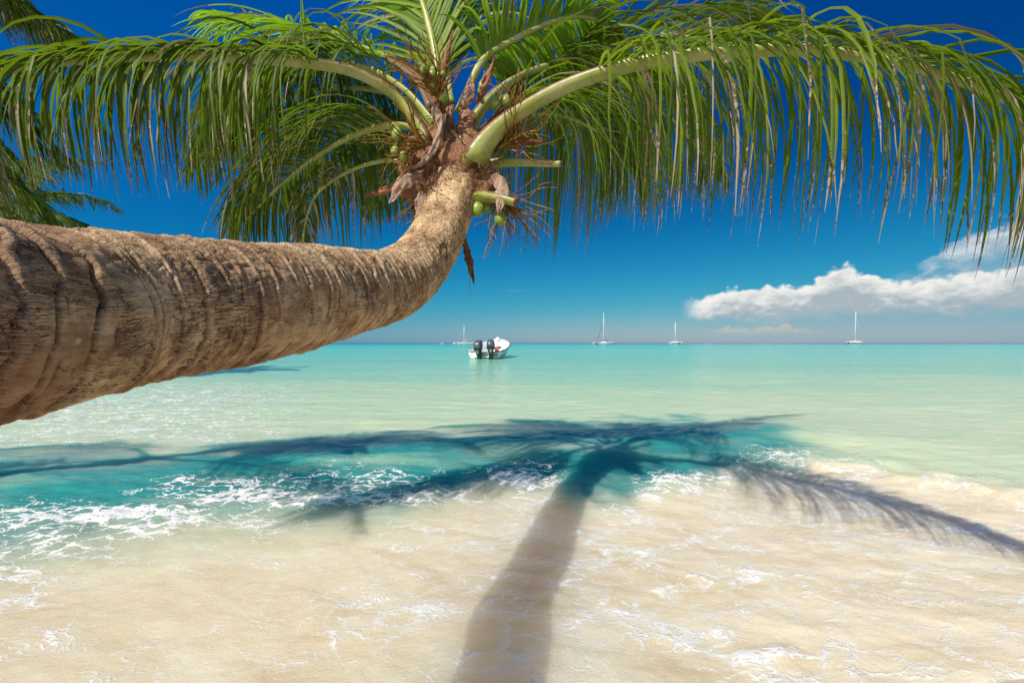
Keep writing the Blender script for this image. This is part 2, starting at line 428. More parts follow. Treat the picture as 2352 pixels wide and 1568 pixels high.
# ------------------------------------------------------------------ the leaning palm
def make_trunk(ctrl, name, parent, rows=900, segs=180, amp=1.0, sp0=.066, sp1=.032, mat=None, split=None):
    """ctrl rows: x y z radius ; split = (share of the length, share of the rows) for a coarser foot"""
    pts, L = catmull(ctrl, 2000)
    if split:
        n0 = int(rows * split[1]); q = np.concatenate([np.linspace(0, split[0], n0, endpoint=False), np.linspace(split[0], 1, rows - n0)])
    else: q = np.linspace(0, 1, rows)
    pts = np.stack([np.interp(q, np.linspace(0, 1, 2000), pts[:, k]) for k in range(4)], 1)
    c = pts[:, :3]; rad = pts[:, 3]; s = q * L
    T = np.gradient(c, s, axis=0); T /= np.linalg.norm(T, axis=1)[:, None]
    U = np.zeros_like(T); u = np.array([0, 0, 1.0]) if abs(T[0, 2]) < .9 else np.array([1.0, 0, 0])
    for i in range(rows):
        u = u - T[i] * (u @ T[i]); u /= np.linalg.norm(u); U[i] = u
    W = np.cross(T, U)
    dens = 1 / np.interp(q, [0, .45, .75, .88, 1], [sp0, sp0, .6 * sp0 + .4 * sp1, sp1 * 1.1, sp1 * .8])
    ring = np.concatenate([[0], np.cumsum(.5 * (dens[1:] + dens[:-1]) * np.diff(s))])
    th = np.linspace(0, 2 * np.pi, segs, endpoint=False)
    S, A = np.meshgrid(s, th, indexing='ij'); Rg = np.repeat(ring[:, None], segs, 1)
    rr = np.repeat(rad[:, None], segs, 1)
    cx, sx = np.cos(A), np.sin(A)
    x = cx * rr; y = sx * rr
    wob = .45 * pnoise(cx * .9 + 3, sx * .9, Rg * .35) + .12 * pnoise(cx * 3.5, sx * 3.5, Rg * .8) + .55 * pnoise(Rg * .9, 7.7, 0) + .035 * pnoise(x * 45, y * 45, S * 30)
    ph = Rg + wob; k = np.floor(ph); f = ph - k
    ang = lambda m_, o_: pnoise(k * 3.137 + o_, cx * m_ + o_, sx * m_)
    am = np.clip(.6 + 1.1 * ang(1.6, 0), .05, 1.5)
    bw = .22 + .13 * ang(2.0, 5.5)
    plat = sstep(0, .05, f) * (1 - sstep(bw, bw + .07, f))
    near0 = np.minimum(f, 1 - f)
    m1 = np.clip(.5 + 1.4 * ang(2.6, 9), 0, 1); m2 = np.clip(.2 + 1.4 * ang(3.1, 21), 0, 1)
    crack = np.exp(-(near0 / .035) ** 2) * m1 + .8 * np.exp(-((f - bw - .06) / .03) ** 2) * m2
    spacing = 1 / np.repeat(dens[:, None], segs, 1); sc = np.minimum(1.0, spacing / .07)
    fiss = np.abs(pnoise(x * 46, y * 46, S * 13)); fiss2 = np.abs(pnoise(x * 90 + 5, y * 90, S * 30))
    rough = fbm(x * 18, y * 18, S * 14, 4, .6)
    where = np.clip(.5 + 1.3 * pnoise(x * 6, y * 6, S * 3.2), 0, 1)
    cr2 = (1 - sstep(.0, .11, fiss)) * where * (1 - .7 * plat)
    cr3 = (1 - sstep(0, .16, fiss2)) * where
    hole = sstep(.45, .75, pnoise(x * 8 + 2, y * 8, S * 6.5)) * sstep(.0, .4, pnoise(x * 30, y * 30, S * 22) + .15)
    fine = spacing < .06
    saw = (1 - f) * (.35 + .65 * am)
    disp = amp * (sc * (.0036 * plat * am + .0062 * saw) - .0125 * crack * sc + .0030 * rough - .0042 * cr2 - .0022 * cr3 - .007 * hole
                  + .010 * pnoise(cx * .8, sx * .8, S * 2.1) + np.where(fine, .0035 * np.clip(pnoise(Rg * 3.1 + wob * 2, cx * 2, sx * 2), -1, 1), 0))
    rd = rr + disp
    co_ = c[:, None] + rd[..., None] * (W[:, None] * cx[..., None] + U[:, None] * sx[..., None])
    col = np.stack([S / L, plat * np.clip(am, 0, 1), np.clip(.9 * crack + .55 * cr2 + .3 * cr3 + .7 * hole, 0, 1)], -1).reshape(-1, 3)
    grain = np.stack([x * 1.6, y * 1.6, S * .27], -1).reshape(-1, 3)
    me = fast_mesh(name, co_.reshape(-1, 3), grid_quads(rows, segs, True), col={'bark': col, 'grain': grain})
    return link(name, me, mat or M_TRUNK, parent)

def leaflet(mb, base, d0, W0, L, w, nseg, droop, fold, twist, rnd, dry, wind, kink=-1, kang=0.0, stiff=1.0):
    p = Vector(base); d = d0.normalized(); W = (W0 - d * W0.dot(d)).normalized()
    vs = []; cs = []; g = Vector(wind)
    st = L / nseg
    for i in range(nseg + 1):
        t = i / nseg
        ww = w * min(1.0, .45 + t * 5) * max(0.0, 1 - t ** 2.0) ** .8 + .0006
        n = d.cross(W)
        e = W * (ww * math.cos(fold)); h = n * (ww * math.sin(fold))
        vs += [p - e - h, p, p + e - h]
        dr = dry * (.35 + .65 * t) + (.45 * max(0, t - .72) / .28 if rnd > .25 else 0)
        if dry > .75: dr = max(dr, dry * .9)
        cs += [(t, rnd, dr, 1)] * 3
        p = p + d * st
        b = droop * (.70 + .75 * t) / nseg * 3.0
        d = d + g * b
        if i == kink: d = d + Vector((random.uniform(-.3, .3), random.uniform(-.3, .3), -1)) * kang
        d = d + Vector((random.gauss(0, 1), random.gauss(0, 1), random.gauss(0, 1))) * .035
        d.normalize()
        W = W - d * W.dot(d); W.normalize()
        if twist: W = Matrix.Rotation(twist / nseg, 3, d) @ W
    fs = []
    for i in range(nseg):
        a = i * 3
        fs += [(a, a + 1, a + 4, a + 3), (a + 1, a + 2, a + 5, a + 4)]
    mb.add(vs, fs, cs)

def make_frond(parent, ctrl, r0, r1, start=.3, n=70, L=.6, w=.012, droop=.9, lift=.15, ang=(65, 25), wind=(0, .3, -1),
               dry=.12, mat=None, up=(0, 0, 1), seed=0, sides=(1, -1), kinks=.12, tlift=0.0, basew=1.5, Ls=(1, 1), nseg=9, fold=.45, label=None, flat=.72, prof=None, stray=.03, angm=(1, 1), jit=6):
    random.seed(1000 + seed); mat = mat or M_LEAF
    N = 60
    pts, TL = catmull(ctrl, N); c = [Vector(p[:3]) for p in pts]
    T = [(c[min(i + 1, N - 1)] - c[max(i - 1, 0)]).normalized() for i in range(N)]
    upv = Vector(up); U = []
    for i in range(N):
        q = upv - T[i] * upv.dot(T[i]); q.normalize(); U.append(q)
    S = [T[i].cross(U[i]) for i in range(N)]
    # stalk: channelled above, keeled below
    vs = []; cs = []; K = 10
    prof8 = [(0, .55, 1), (.55, .85, .9), (.95, .75, 1), (1.0, .15, .45), (.7, -.55, .1), (0, -.95, 0), (-.7, -.55, .1), (-1.0, .15, .45), (-.95, .75, 1), (-.55, .85, .9)]
    for i in range(N):
        t = i / (N - 1)
        r = r0 * (1 - t) ** 1.0 + r1 * t
        if t < .12: r *= 1 + (basew - 1) * (1 - t / .12) ** 2
        fl = flat
        for (a, b_, e) in prof8:
            vs.append(c[i] + S[i] * (a * r) + U[i] * (b_ * r * fl)); cs.append((t, e if t < start * 1.15 else e * .4, 0, 1))
    st = MB()
    fs = [(i * K + k, i * K + (k + 1) % K, (i + 1) * K + (k + 1) % K, (i + 1) * K + k) for i in range(N - 1) for k in range(K)]
    fs += [tuple(range(K))[::-1], tuple((N - 1) * K + k for k in range(K))]
    st.add(vs, fs, cs)
    fo = st.build('frond', M_STALK, parent, attr='stalk')
    if label: fo['label'] = label
    mb = MB(); wd = Vector(wind)
    for sd in sides:
        for j in range(n):
            u = (j + random.uniform(.15, .85)) / n
            t = start + (1 - start) * u
            x = t * (N - 1); i = min(int(x), N - 2); fr = x - i
            base = c[i].lerp(c[i + 1], fr); Ti = T[i]; Ui = U[i]; Si = S[i] * sd
            r = r0 * (1 - t) + r1 * t
            base = base + Si * (r * .8) + Ui * (r * flat * .6)
            a = R((ang[0] + (ang[1] - ang[0]) * u ** 1.3) * angm[0 if sd > 0 else 1] + random.gauss(0, jit))
            lf = lift + random.gauss(0, .10) + (random.uniform(.15, .55) if random.random() < stray else 0)
            d0 = Ti * math.cos(a) + Si * math.sin(a) + Ui * lf + Vector((0, 0, tlift))
            pr = prof(u) if prof else (.55 + .45 * math.sin(math.pi * min(1, u * 1.15 + .12)) ** .8) * (1 if u < .75 else 1 - (u - .75) * 2.0)
            Lj = L * pr * random.uniform(.85, 1.1) * (Ls[0] if sd > 0 else Ls[1])
            dj = dry if random.random() > .16 else min(1, dry + random.uniform(.2, .7))
            dj = max(0, dj + random.gauss(0, .08))
            kk = -1; ka = 0
            if random.random() < kinks: kk = random.randint(2, nseg - 3); ka = random.uniform(.6, 2.2)
            leaflet(mb, base, d0, Ti, Lj, w * random.uniform(.8, 1.15), nseg, droop * random.uniform(.55, 1.45), fold * random.uniform(.6, 1.5),
                    random.gauss(0, .7), random.random(), dj, wd, kk, ka)
    lo = mb.build('leaflets', mat, fo, attr='leaf')
    return fo
palm = empty('palm_tree', (-1.75, -1.9, .12))
tag(palm, 'big palm whose thick ringed trunk leans out low over the surf', 'palm tree', 'palm trees on the beach')
bpy.context.view_layer.update()
PALM_INV = Matrix.Translation(Vector((1.75, 1.9, -.12)))
def keep(o):
    o.matrix_parent_inverse = PALM_INV; return o

def C(px, py, d, w): # trunk station: sketch position, distance, diameter
    v = P(px, py, d); return (v.x, v.y, v.z, w / 2)
TR = [(-1.75, -1.9, -.25, .29), (-1.62, -1.5, .12, .25), (-1.36, -.95, .66, .20), (-1.10, -.45, 1.08, .145), (-.90, .0, 1.235, .142), (-.82, .4, 1.278, .146),
      C(0, 742, .70, .305), C(200, 721, .85, .310), C(400, 706, 1.03, .315), C(600, 692, 1.275, .319), C(750, 677, 1.575, .318),
      C(860, 664, 1.89, .312), C(925, 640, 2.12, .305), C(972, 596, 2.30, .294), C(1003, 545, 2.42, .282), C(1028, 480, 2.50, .268), C(1046, 420, 2.55, .255), C(1060, 365, 2.58, .245), C(1070, 320, 2.60, .20)]
trunk = keep(make_trunk(TR, 'trunk', palm, 1450, 230, split=(.40, .12)))

Wd = (-.05, .30, -1)
def fr(ctrl, *a, **k): return keep(make_frond(palm, [P(*q) for q in ctrl], *a, **k))
# the long arching frond to the right, its leaflets hanging like a curtain
fr([(1092, 372, 2.46), (1122, 322, 2.42), (1180, 268, 2.36), (1300, 200, 2.26), (1450, 152, 2.14), (1600, 128, 2.02), (1780, 116, 1.89), (1960, 128, 1.77), (2150, 168, 1.66), (2352, 250, 1.57), (2600, 420, 1.50), (2850, 680, 1.46)],
   .052, .006, .235, 180, 1.22, .0090, 1.3, .16, (68, 25), (-.06, .22, -1), .33, M_LEAF, up=(0, -.25, 1), seed=1, kinks=.38, stray=.06, jit=12, angm=(.68, 1), prof=lambda u: (.8 + .2 * min(1, u * 6)) * (1 - .60 * u), basew=1.9, label='long frond arching to the right with drooping dry tipped leaflets', flat=.8)
# the frond that comes forward on the other side
fr([(985, 330, 2.50), (960, 285, 2.48), (905, 218, 2.44), (810, 166, 2.34), (700, 146, 2.22), (560, 136, 2.10), (400, 132, 1.98), (220, 138, 1.88), (40, 160, 1.80), (-200, 220, 1.70), (-500, 360, 1.60)],
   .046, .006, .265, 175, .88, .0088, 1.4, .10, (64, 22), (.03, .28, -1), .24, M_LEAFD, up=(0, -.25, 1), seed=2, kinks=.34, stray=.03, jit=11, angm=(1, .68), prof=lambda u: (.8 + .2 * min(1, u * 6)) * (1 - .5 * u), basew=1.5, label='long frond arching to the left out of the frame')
# sunlit frond sweeping back to the left
fr([(1000, 250, 2.62), (960, 185, 2.70), (900, 140, 2.80), (800, 100, 2.98), (690, 66, 3.20), (570, 44, 3.42), (480, 30, 3.6)],
   .032, .006, .20, 70, .85, .014, .42, .1, (42, 12), Wd, .05, M_LEAFY, up=(-.1, -.7, 1), seed=3, kinks=.05, label='sunlit yellow green frond sweeping back to the left')
# upright fronds at the heart
fr([(1018, 240, 2.62), (1004, 150, 2.66), (985, 60, 2.70), (955, -40, 2.76), (915, -140, 2.86), (860, -220, 3.0)],
   .026, .005, .12, 80, .80, .014, .25, .1, (38, 14), Wd, .02, M_LEAFY, up=(.15, .8, .2), seed=4, kinks=.03)
fr([(1030, 240, 2.66), (1026, 140, 2.74), (1028, 40, 2.84), (1046, -60, 2.98), (1090, -130, 3.16)],
   .026, .005, .14, 66, .62, .013, .7, .1, (55, 25), Wd, .02, M_LEAFD, up=(.3, .8, .2), seed=5, kinks=.03)
# translucent bright frond bending over to the right
fr([(1058, 262, 2.62), (1078, 205, 2.62), (1112, 138, 2.64), (1184, 90, 2.68), (1262, 54, 2.74), (1318, 40, 2.84), (1366, 46, 2.96), (1402, 66, 3.08), (1424, 104, 3.22)],
   .026, .005, .20, 100, .56, .0125, .55, .12, (62, 30), (-.1, .1, -1), .03, M_LEAFY, up=(-.35, .75, .7), seed=6, kinks=.04, label='bright translucent frond bent over to the right', Ls=(.75, 1.15))
# darker fronds behind, to the right
fr([(1070, 318, 2.62), (1094, 268, 2.66), (1150, 204, 2.76), (1265, 150, 2.98), (1400, 112, 3.22), (1560, 78, 3.5), (1730, 60, 3.8), (1840, 70, 4.0)],
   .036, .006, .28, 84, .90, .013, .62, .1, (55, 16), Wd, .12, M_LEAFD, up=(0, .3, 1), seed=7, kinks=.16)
fr([(1078, 300, 2.68), (1130, 240, 2.86), (1220, 206, 3.1), (1340, 200, 3.36), (1460, 226, 3.6), (1560, 290, 3.84), (1640, 390, 4.05)],
     .030, .005, .20, 120, 1.3, .0092, 1.2, .2, (62, 28), Wd, .18, M_LEAF, up=(0, .2, 1), seed=8, kinks=.12)
fr([(1080, 330, 2.68), (1140, 282, 2.84), (1220, 262, 3.0), (1310, 272, 3.16), (1390, 318, 3.32), (1440, 390, 3.46)],
   .028, .005, .18, 110, 1.28, .0092, 1.2, .15, (62, 28), Wd, .15, M_LEAF, up=(0, .2, 1), seed=9, kinks=.12)
# hanging fronds behind, to the left
fr([(1000, 340, 2.66), (950, 296, 2.72), (880, 292, 2.82), (800, 318, 2.94), (720, 366, 3.06), (640, 430, 3.18), (560, 510, 3.3)],
   .030, .005, .20, 112, .95, .0098, 1.0, .15, (60, 24), Wd, .10, M_LEAFD, up=(0, .2, 1), seed=10, kinks=.08)
fr([(1000, 300, 2.68), (940, 236, 2.84), (850, 206, 3.06), (740, 206, 3.30), (630, 236, 3.56), (530, 296, 3.80), (450, 390, 4.0)],
   .030, .005, .20, 120, 1.05, .0095, 1.15, .2, (62, 26), Wd, .10, M_LEAFD, up=(0, .2, 1), seed=11, kinks=.08)
fr([(1000, 290, 2.64), (930, 208, 2.72), (840, 158, 2.84), (740, 150, 2.98), (640, 172, 3.12), (550, 230, 3.26), (490, 310, 3.4)],
   .030, .005, .22, 112, .92, .0098, 1.2, .2, (62, 26), Wd, .12, M_LEAFD, up=(0, .2, 1), seed=12, kinks=.08)
# one that points away from the beach, seen under its belly
fr([(1030, 330, 2.72), (1010, 290, 3.0), (985, 290, 3.4), (950, 330, 3.9), (900, 400, 4.4), (860, 480, 4.8)],
   .030, .005, .22, 100, .95, .0105, 1.1, .15, (62, 26), Wd, .14, M_LEAFD, up=(0, .2, 1), seed=13, kinks=.08)
# a dying reddish frond hanging down behind
fr([(960, 380, 2.75), (880, 370, 2.95), (790, 400, 3.1), (726, 450, 3.2), (700, 520, 3.26), (696, 590, 3.3)],
   .022, .004, .4, 44, .30, .008, .9, .1, (60, 30), Wd, .55, M_LEAFD, up=(0, .2, 1), seed=14, kinks=.1, label='withered reddish frond hanging behind the crown')

def stalk(name, ctrl, r0, r1, cut=True, up=(0, 0, 1), flat=.7, label=None):
    N = 26
    pts, TL = catmull([P(*q) for q in ctrl], N); c = [Vector(p[:3]) for p in pts]
    vs = []; cs = []; K = 10
    pf = [(0, .55, 1), (.55, .85, .9), (.95, .75, 1), (1.0, .15, .45), (.7, -.55, .1), (0, -.95, 0), (-.7, -.55, .1), (-1.0, .15, .45), (-.95, .75, 1), (-.55, .85, .9)]
    for i in range(N):
        T = (c[min(i + 1, N - 1)] - c[max(i - 1, 0)]).normalized(); U = Vector(up) - T * Vector(up).dot(T); U.normalize(); S = T.cross(U)
        t = i / (N - 1); r = r0 * (1 - t) + r1 * t
        for (a, b_, e) in pf:
            j = T * (random.gauss(0, .006) if i == N - 1 else 0)
            vs.append(c[i] + S * (a * r) + U * (b_ * r * flat) + j); cs.append((t, e * .8, max(0, (t - .9) * 10) if cut else 0, 1))
    # a hollowed, fibrous end
    mb = MB()
    fs = [(i * K + k, i * K + (k + 1) % K, (i + 1) * K + (k + 1) % K, (i + 1) * K + k) for i in range(N - 1) for k in range(K)] + [tuple(range(K))[::-1]]
    vs.append(c[-1] - (c[-1] - c[-2]).normalized() * .012); cs.append((1, 1, 1, 1))
    fs += [((N - 1) * K + k, (N - 1) * K + (k + 1) % K, N * K) for k in range(K)]
    mb.add(vs, fs, cs)
    o = keep(mb.build(name, M_STALK, palm, attr='stalk'))
    if label: o['label'] = label
    return o
stalk('cut_stalk', [(1120, 378, 2.62), (1180, 374, 2.58), (1240, 376, 2.54), (1292, 378, 2.50)], .040, .023, label='pale green sawn off stalk pointing right')
stalk('cut_stalk', [(1086, 470, 2.56), (1110, 452, 2.48), (1150, 456, 2.40), (1190, 466, 2.36)], .058, .034, up=(.1, -.35, 1), label='short thick stalk stub cut off beside the trunk')
stalk('cut_stalk', [(1086, 300, 2.66), (1102, 258, 2.66), (1150, 205, 2.70), (1205, 172, 2.76), (1264, 150, 2.82)], .045, .024, label='bare stalk cut off above the crown')
stalk('cut_stalk', [(985, 360, 2.56), (950, 350, 2.5), (920, 345, 2.46)], .045, .03, label='old brown stub left of the trunk top')
# the big green clasp at the foot of the long right hand frond
mb = MB(); mb.color = (.1, .15, 0, 1)
for k in range(1):
    a = P(1066, 366, 2.50); b = P(1096, 352, 2.42); c_ = P(1130, 318, 2.41)
    rings = []
    for i in range(12):
        t = i / 11; q = a.lerp(b, min(1, t * 2)) if t < .5 else b.lerp(c_, (t - .5) * 2)
        rr = .088 * (1 - .48 * t) * min(1, .45 + t * 5)
        rings.append([q + Vector((math.cos(x) * rr * .8, -.0 + math.sin(x) * rr * .55, 0)) + Vector((0, 0, math.cos(x + .6) * rr * .85)) for x in [2 * math.pi * j / 14 for j in range(14)]])
    mb.loft(rings)
o = keep(mb.build('frond_base', M_STALK, palm, attr='stalk')); o['label'] = 'swollen green foot of the long right frond'

# ---- sheets of fibre, dry spathes
def sheet(name, ctrl, width, mat, nrm=(0, -1, 0), curl=.5, ragged=.25, tip=True, nu=40, nv=16, base_w=.7, label=None, seed=0):
    pts, TL = catmull([P(*q) for q in ctrl], nu); c = pts[:, :3]
    T = np.gradient(c, axis=0); T /= np.linalg.norm(T, axis=1)[:, None]
    nn = np.asarray(nrm, float)
    vs = []
    for i in range(nu):
        t = i / (nu - 1)
        n_ = nn - T[i] * (nn @ T[i]); n_ /= np.linalg.norm(n_); W = np.cross(T[i], n_)
        w = width * (base_w + (1 - base_w) * math.sin(math.pi * min(1, t * 1.3) * .5)) * ((1 - t ** 3) if tip else 1)
        for j in range(nv):
            v = j / (nv - 1) * 2 - 1
            e = float(pnoise(t * 6 + seed * 3.1, v * 2 + seed, seed * .7)); e2 = float(pnoise(t * 22 + seed, v * 8, 1.3))
            ed = 1 + ragged * (e + .6 * e2) * abs(v)
            a = v * curl * math.pi * .5
            rw = w / max(.3, curl * math.pi * .5)
            p = c[i] + W * (math.sin(a) * rw * ed) + n_ * ((math.cos(a) - 1) * rw + .012 * e + .004 * e2) + T[i] * (.02 * e * (t > .8))
            vs.append(p)
    n = len(vs)
    q = grid_quads(nu, nv)
    me = fast_mesh(name, np.asarray(vs), q)
    o = keep(link(name, me, mat, palm))
    so_ = o.modifiers.new('thick', 'SOLIDIFY'); so_.thickness = .004
    if label: o['label'] = label
    return o
# sheaths round the top of the trunk
for i, (ct, w, cu, sd) in enumerate([
    ([(1000, 470, 2.44), (985, 420, 2.42), (985, 360, 2.44), (1010, 300, 2.48)], 0.098, .8, 1),
    ([(965, 460, 2.46), (940, 410, 2.42), (950, 350, 2.46), (990, 290, 2.52)], 0.111, .7, 2),
    ([(1105, 470, 2.48), (1115, 420, 2.45), (1105, 380, 2.47), (1090, 330, 2.52)], 0.098, .8, 3),
    ([(1060, 400, 2.44), (1040, 362, 2.42), (1022, 320, 2.46), (1030, 262, 2.54)], 0.111, .5, 4),
    ([(1070, 380, 2.46), (1066, 330, 2.46), (1070, 280, 2.52), (1064, 232, 2.58)], 0.104, .6, 5),
    ([(1010, 380, 2.46), (1000, 330, 2.44), (1016, 280, 2.48), (1040, 240, 2.56)], .090, .6, 6)]):
    sheet('fibre_sheath', ct, w, M_FIBRE, curl=cu, seed=sd, ragged=.5)
sheet('fibre_sheath', [(985, 400, 2.44), (940, 405, 2.40), (915, 430, 2.38), (896, 466, 2.38)], .060, M_HUSK, curl=.7, seed=8, ragged=.5, label='grey torn sheath hanging left of the trunk')
sheet('fibre_sheath', [(990, 430, 2.46), (972, 450, 2.42), (965, 480, 2.42), (956, 520, 2.42)], .05, M_HUSK, curl=.7, seed=9, ragged=.6)
sheet('fibre_sheath', [(1130, 400, 2.46), (1150, 420, 2.40), (1152, 450, 2.36), (1144, 492, 2.34)], .048, M_HUSK, curl=.6, seed=10, ragged=.6, label='torn grey sheath over the cut stub')
sheet('fibre_sheath', [(1062, 540, 2.50), (1072, 575, 2.49), (1080, 610, 2.48), (1088, 648, 2.48)], .026, M_FIBRE, curl=.5, seed=11, ragged=.7, label='ragged brown strip hanging under the crown')
# spathes (dry boat shaped flower covers)
for (ct, w, m_, cu, sd, lb) in [
    ([(1000, 240, 2.52), (1010, 190, 2.48), (1022, 140, 2.46), (1040, 74, 2.48)], .030, M_REDHUSK, .9, 21, 'reddish pointed spathe standing in the crown'),
    ([(1094, 236, 2.52), (1108, 205, 2.48), (1120, 176, 2.46), (1134, 138, 2.48)], .040, M_REDHUSK, .9, 22, 'brown open spathe right of the crown centre'),
    ([(1020, 262, 2.40), (1000, 330, 2.36), (970, 372, 2.34), (936, 388, 2.34)], .030, M_HUSK, .8, 23, 'long grey spathe folded down across the crown'),
    ([(1010, 300, 2.42), (1006, 270, 2.40), (1000, 250, 2.40), (1012, 232, 2.42)], .045, M_HUSK, .8, 24, None),
    ([(930, 420, 2.46), (900, 430, 2.42), (872, 440, 2.42), (842, 448, 2.44)], .034, M_REDHUSK, .9, 25, 'dark pointed spathe sticking out left of the trunk'),
    ([(1060, 250, 2.46), (1072, 226, 2.42), (1078, 205, 2.42), (1082, 176, 2.44)], .052, M_HUSK, .7, 26, None),
    ([(1140, 330, 2.50), (1180, 325, 2.46), (1220, 322, 2.44), (1262, 330, 2.44)], .034, M_REDHUSK, .7, 27, None),
    ([(1110, 240, 2.54), (1104, 215, 2.5), (1106, 195, 2.48), (1112, 170, 2.48)], .03, M_STALK, .8, 28, None)]:
    sheet('spathe', ct, w, m_, curl=cu, seed=sd, ragged=.12, base_w=.35, label=lb)
# loose hair of fibre at the trunk top
mb = MB(); random.seed(5)
for i in range(420):
    a = random.random(); p = P(985 + a * 150, 395 + 40 * math.sin(a * 3.1) * random.random() + random.gauss(0, 18) - 30 * a, 2.46 + random.gauss(0, .03))
    d = Vector((random.gauss(0, 1) + (a - .5) * 2, random.gauss(-.4, .6), random.gauss(-.3, .8))).normalized(); pts = [p]
    for k in range(4):
        p = p + d * random.uniform(.012, .030); d = (d + Vector((random.gauss(0, .5), random.gauss(0, .5), random.gauss(-.15, .5)))).normalized(); pts.append(p)
    mb.tube(pts, [.0013, .0012, .0011, .0009, .0006], 3, False)
o = keep(mb.build('fibre_hair', M_FIBRE, palm)); o['kind'] = 'stuff'
mb = MB(); p = P(1078, 640, 2.49); mb.tube([p, p + Vector((.004, 0, -.05)), p + Vector((.002, 0, -.10))], [.0016, .0012, .001], 4)
keep(mb.build('fibre_thread', M_FIBRE, palm))

# ---- flower stalks with nuts
def bunch(root, tip, n, spread, ln, seed, nuts, label=None, grav=0.0, small=0):
    random.seed(seed); a = P(*root); b = P(*tip); ax = (b - a); al = ax.length; ax.normalize()
    mb = MB()
    mb.tube([a, a.lerp(b, .5), b], [.014, .011, .006], 8)
    tips = []
    for i in range(n):
        t = random.uniform(.25, 1); q = a.lerp(b, t)
        rv = Vector((random.gauss(0, 1), random.gauss(0, 1), random.gauss(0, 1))); rv = (rv - ax * rv.dot(ax)).normalized()
        d = (ax * random.uniform(.5, 1.2) + rv * spread * random.uniform(.4, 1.1)).normalized(); L = ln * random.uniform(.6, 1.15); pts = [q]; rad = [.0052]
        m = 11
        for k in range(m):
            q = q + d * (L / m); d = (d + Vector((random.gauss(0, .22), random.gauss(0, .22), random.gauss(0, .22) - grav))).normalized()
            pts.append(q); rad.append((.0046 - .0030 * (k + 1) / m) * random.uniform(.8, 1.25))
        mb.tube(pts, rad, 5); tips.append(pts)
    o = keep(mb.build('flower_stalk', M_TWIG, palm))
    if label: o['label'] = label
    for (px, py, d, r, tilt) in nuts:
        nb = MB(); c = P(px, py, d)
        M = Matrix.Rotation(tilt, 3, 'Y')
        nb.cur = 0; nb.ellipsoid(c, (r * .78, r * .78, r), 16, 10, M, .18)
        nb.cur = 1; nb.ellipsoid(c + M @ Vector((0, 0, r * .86)), (r * .42, r * .42, r * .24), 10, 6, M)
        nb.build('coconut', [M_NUT, M_REDHUSK], o)
    if small:
        for i in range(small):
            pts = random.choice(tips); c = pts[random.randint(1, 4)] + Vector((random.gauss(0, .004), -.008, random.gauss(0, .004)))
            r = random.uniform(.013, .022); nb = MB()
            nb.cur = 0; nb.ellipsoid(c, (r, r, r * 1.1), 10, 7)
            nb.cur = 1; nb.ellipsoid(c + Vector((0, 0, r * .75)), (r * .75, r * .75, r * .5), 8, 5)
            nb.build('young_coconut', [M_NUT, M_REDHUSK], o)
    return o
bunch((1020, 262, 2.46), (1002, 195, 2.38), 44, .7, .34, 1, [], 'upright yellow flower stalk with tiny young nuts', 0, 11)
bunch((1000, 330, 2.42), (955, 330, 2.36), 32, .75, .34, 2, [(912, 307, 2.34, .036, .1), (908, 346, 2.38, .03, .2), (928, 360, 2.36, .03, -.3)], 'flower stalk fanning out left with a green nut')
bunch((1130, 350, 2.48), (1180, 318, 2.42), 36, .65, .36, 3, [], 'brown flower stalk fanning out right')
bunch((1100, 300, 2.6), (1160, 250, 2.6), 12, .5, .34, 4, [(1136, 236, 2.56, .042, 0), (1162, 232, 2.58, .036, .2)], 'flower stalk behind the long right frond')
bunch((1105, 440, 2.54), (1160, 470, 2.52), 40, .8, .36, 5, [(1098, 478, 2.50, .05, .35), (1118, 474, 2.52, .036, 0), (1150, 500, 2.5, .044, .1)], 'flower stalk hanging below the cut stub', .09)
bunch((990, 440, 2.58), (960, 470, 2.56), 14, .8, .22, 6, [(972, 468, 2.56, .036, 0)], None, .05)
# thin green shoot standing up on the left
mb = MB(); mb.color = (.3, .1, 0, 1)
mb.tube([P(712, 148, 2.06), P(700, 100, 2.07), P(692, 40, 2.08), P(690, -20, 2.1)], [.004, .004, .003, .002], 5)
keep(mb.build('shoot', M_LEAFY, palm, attr='leaf'))

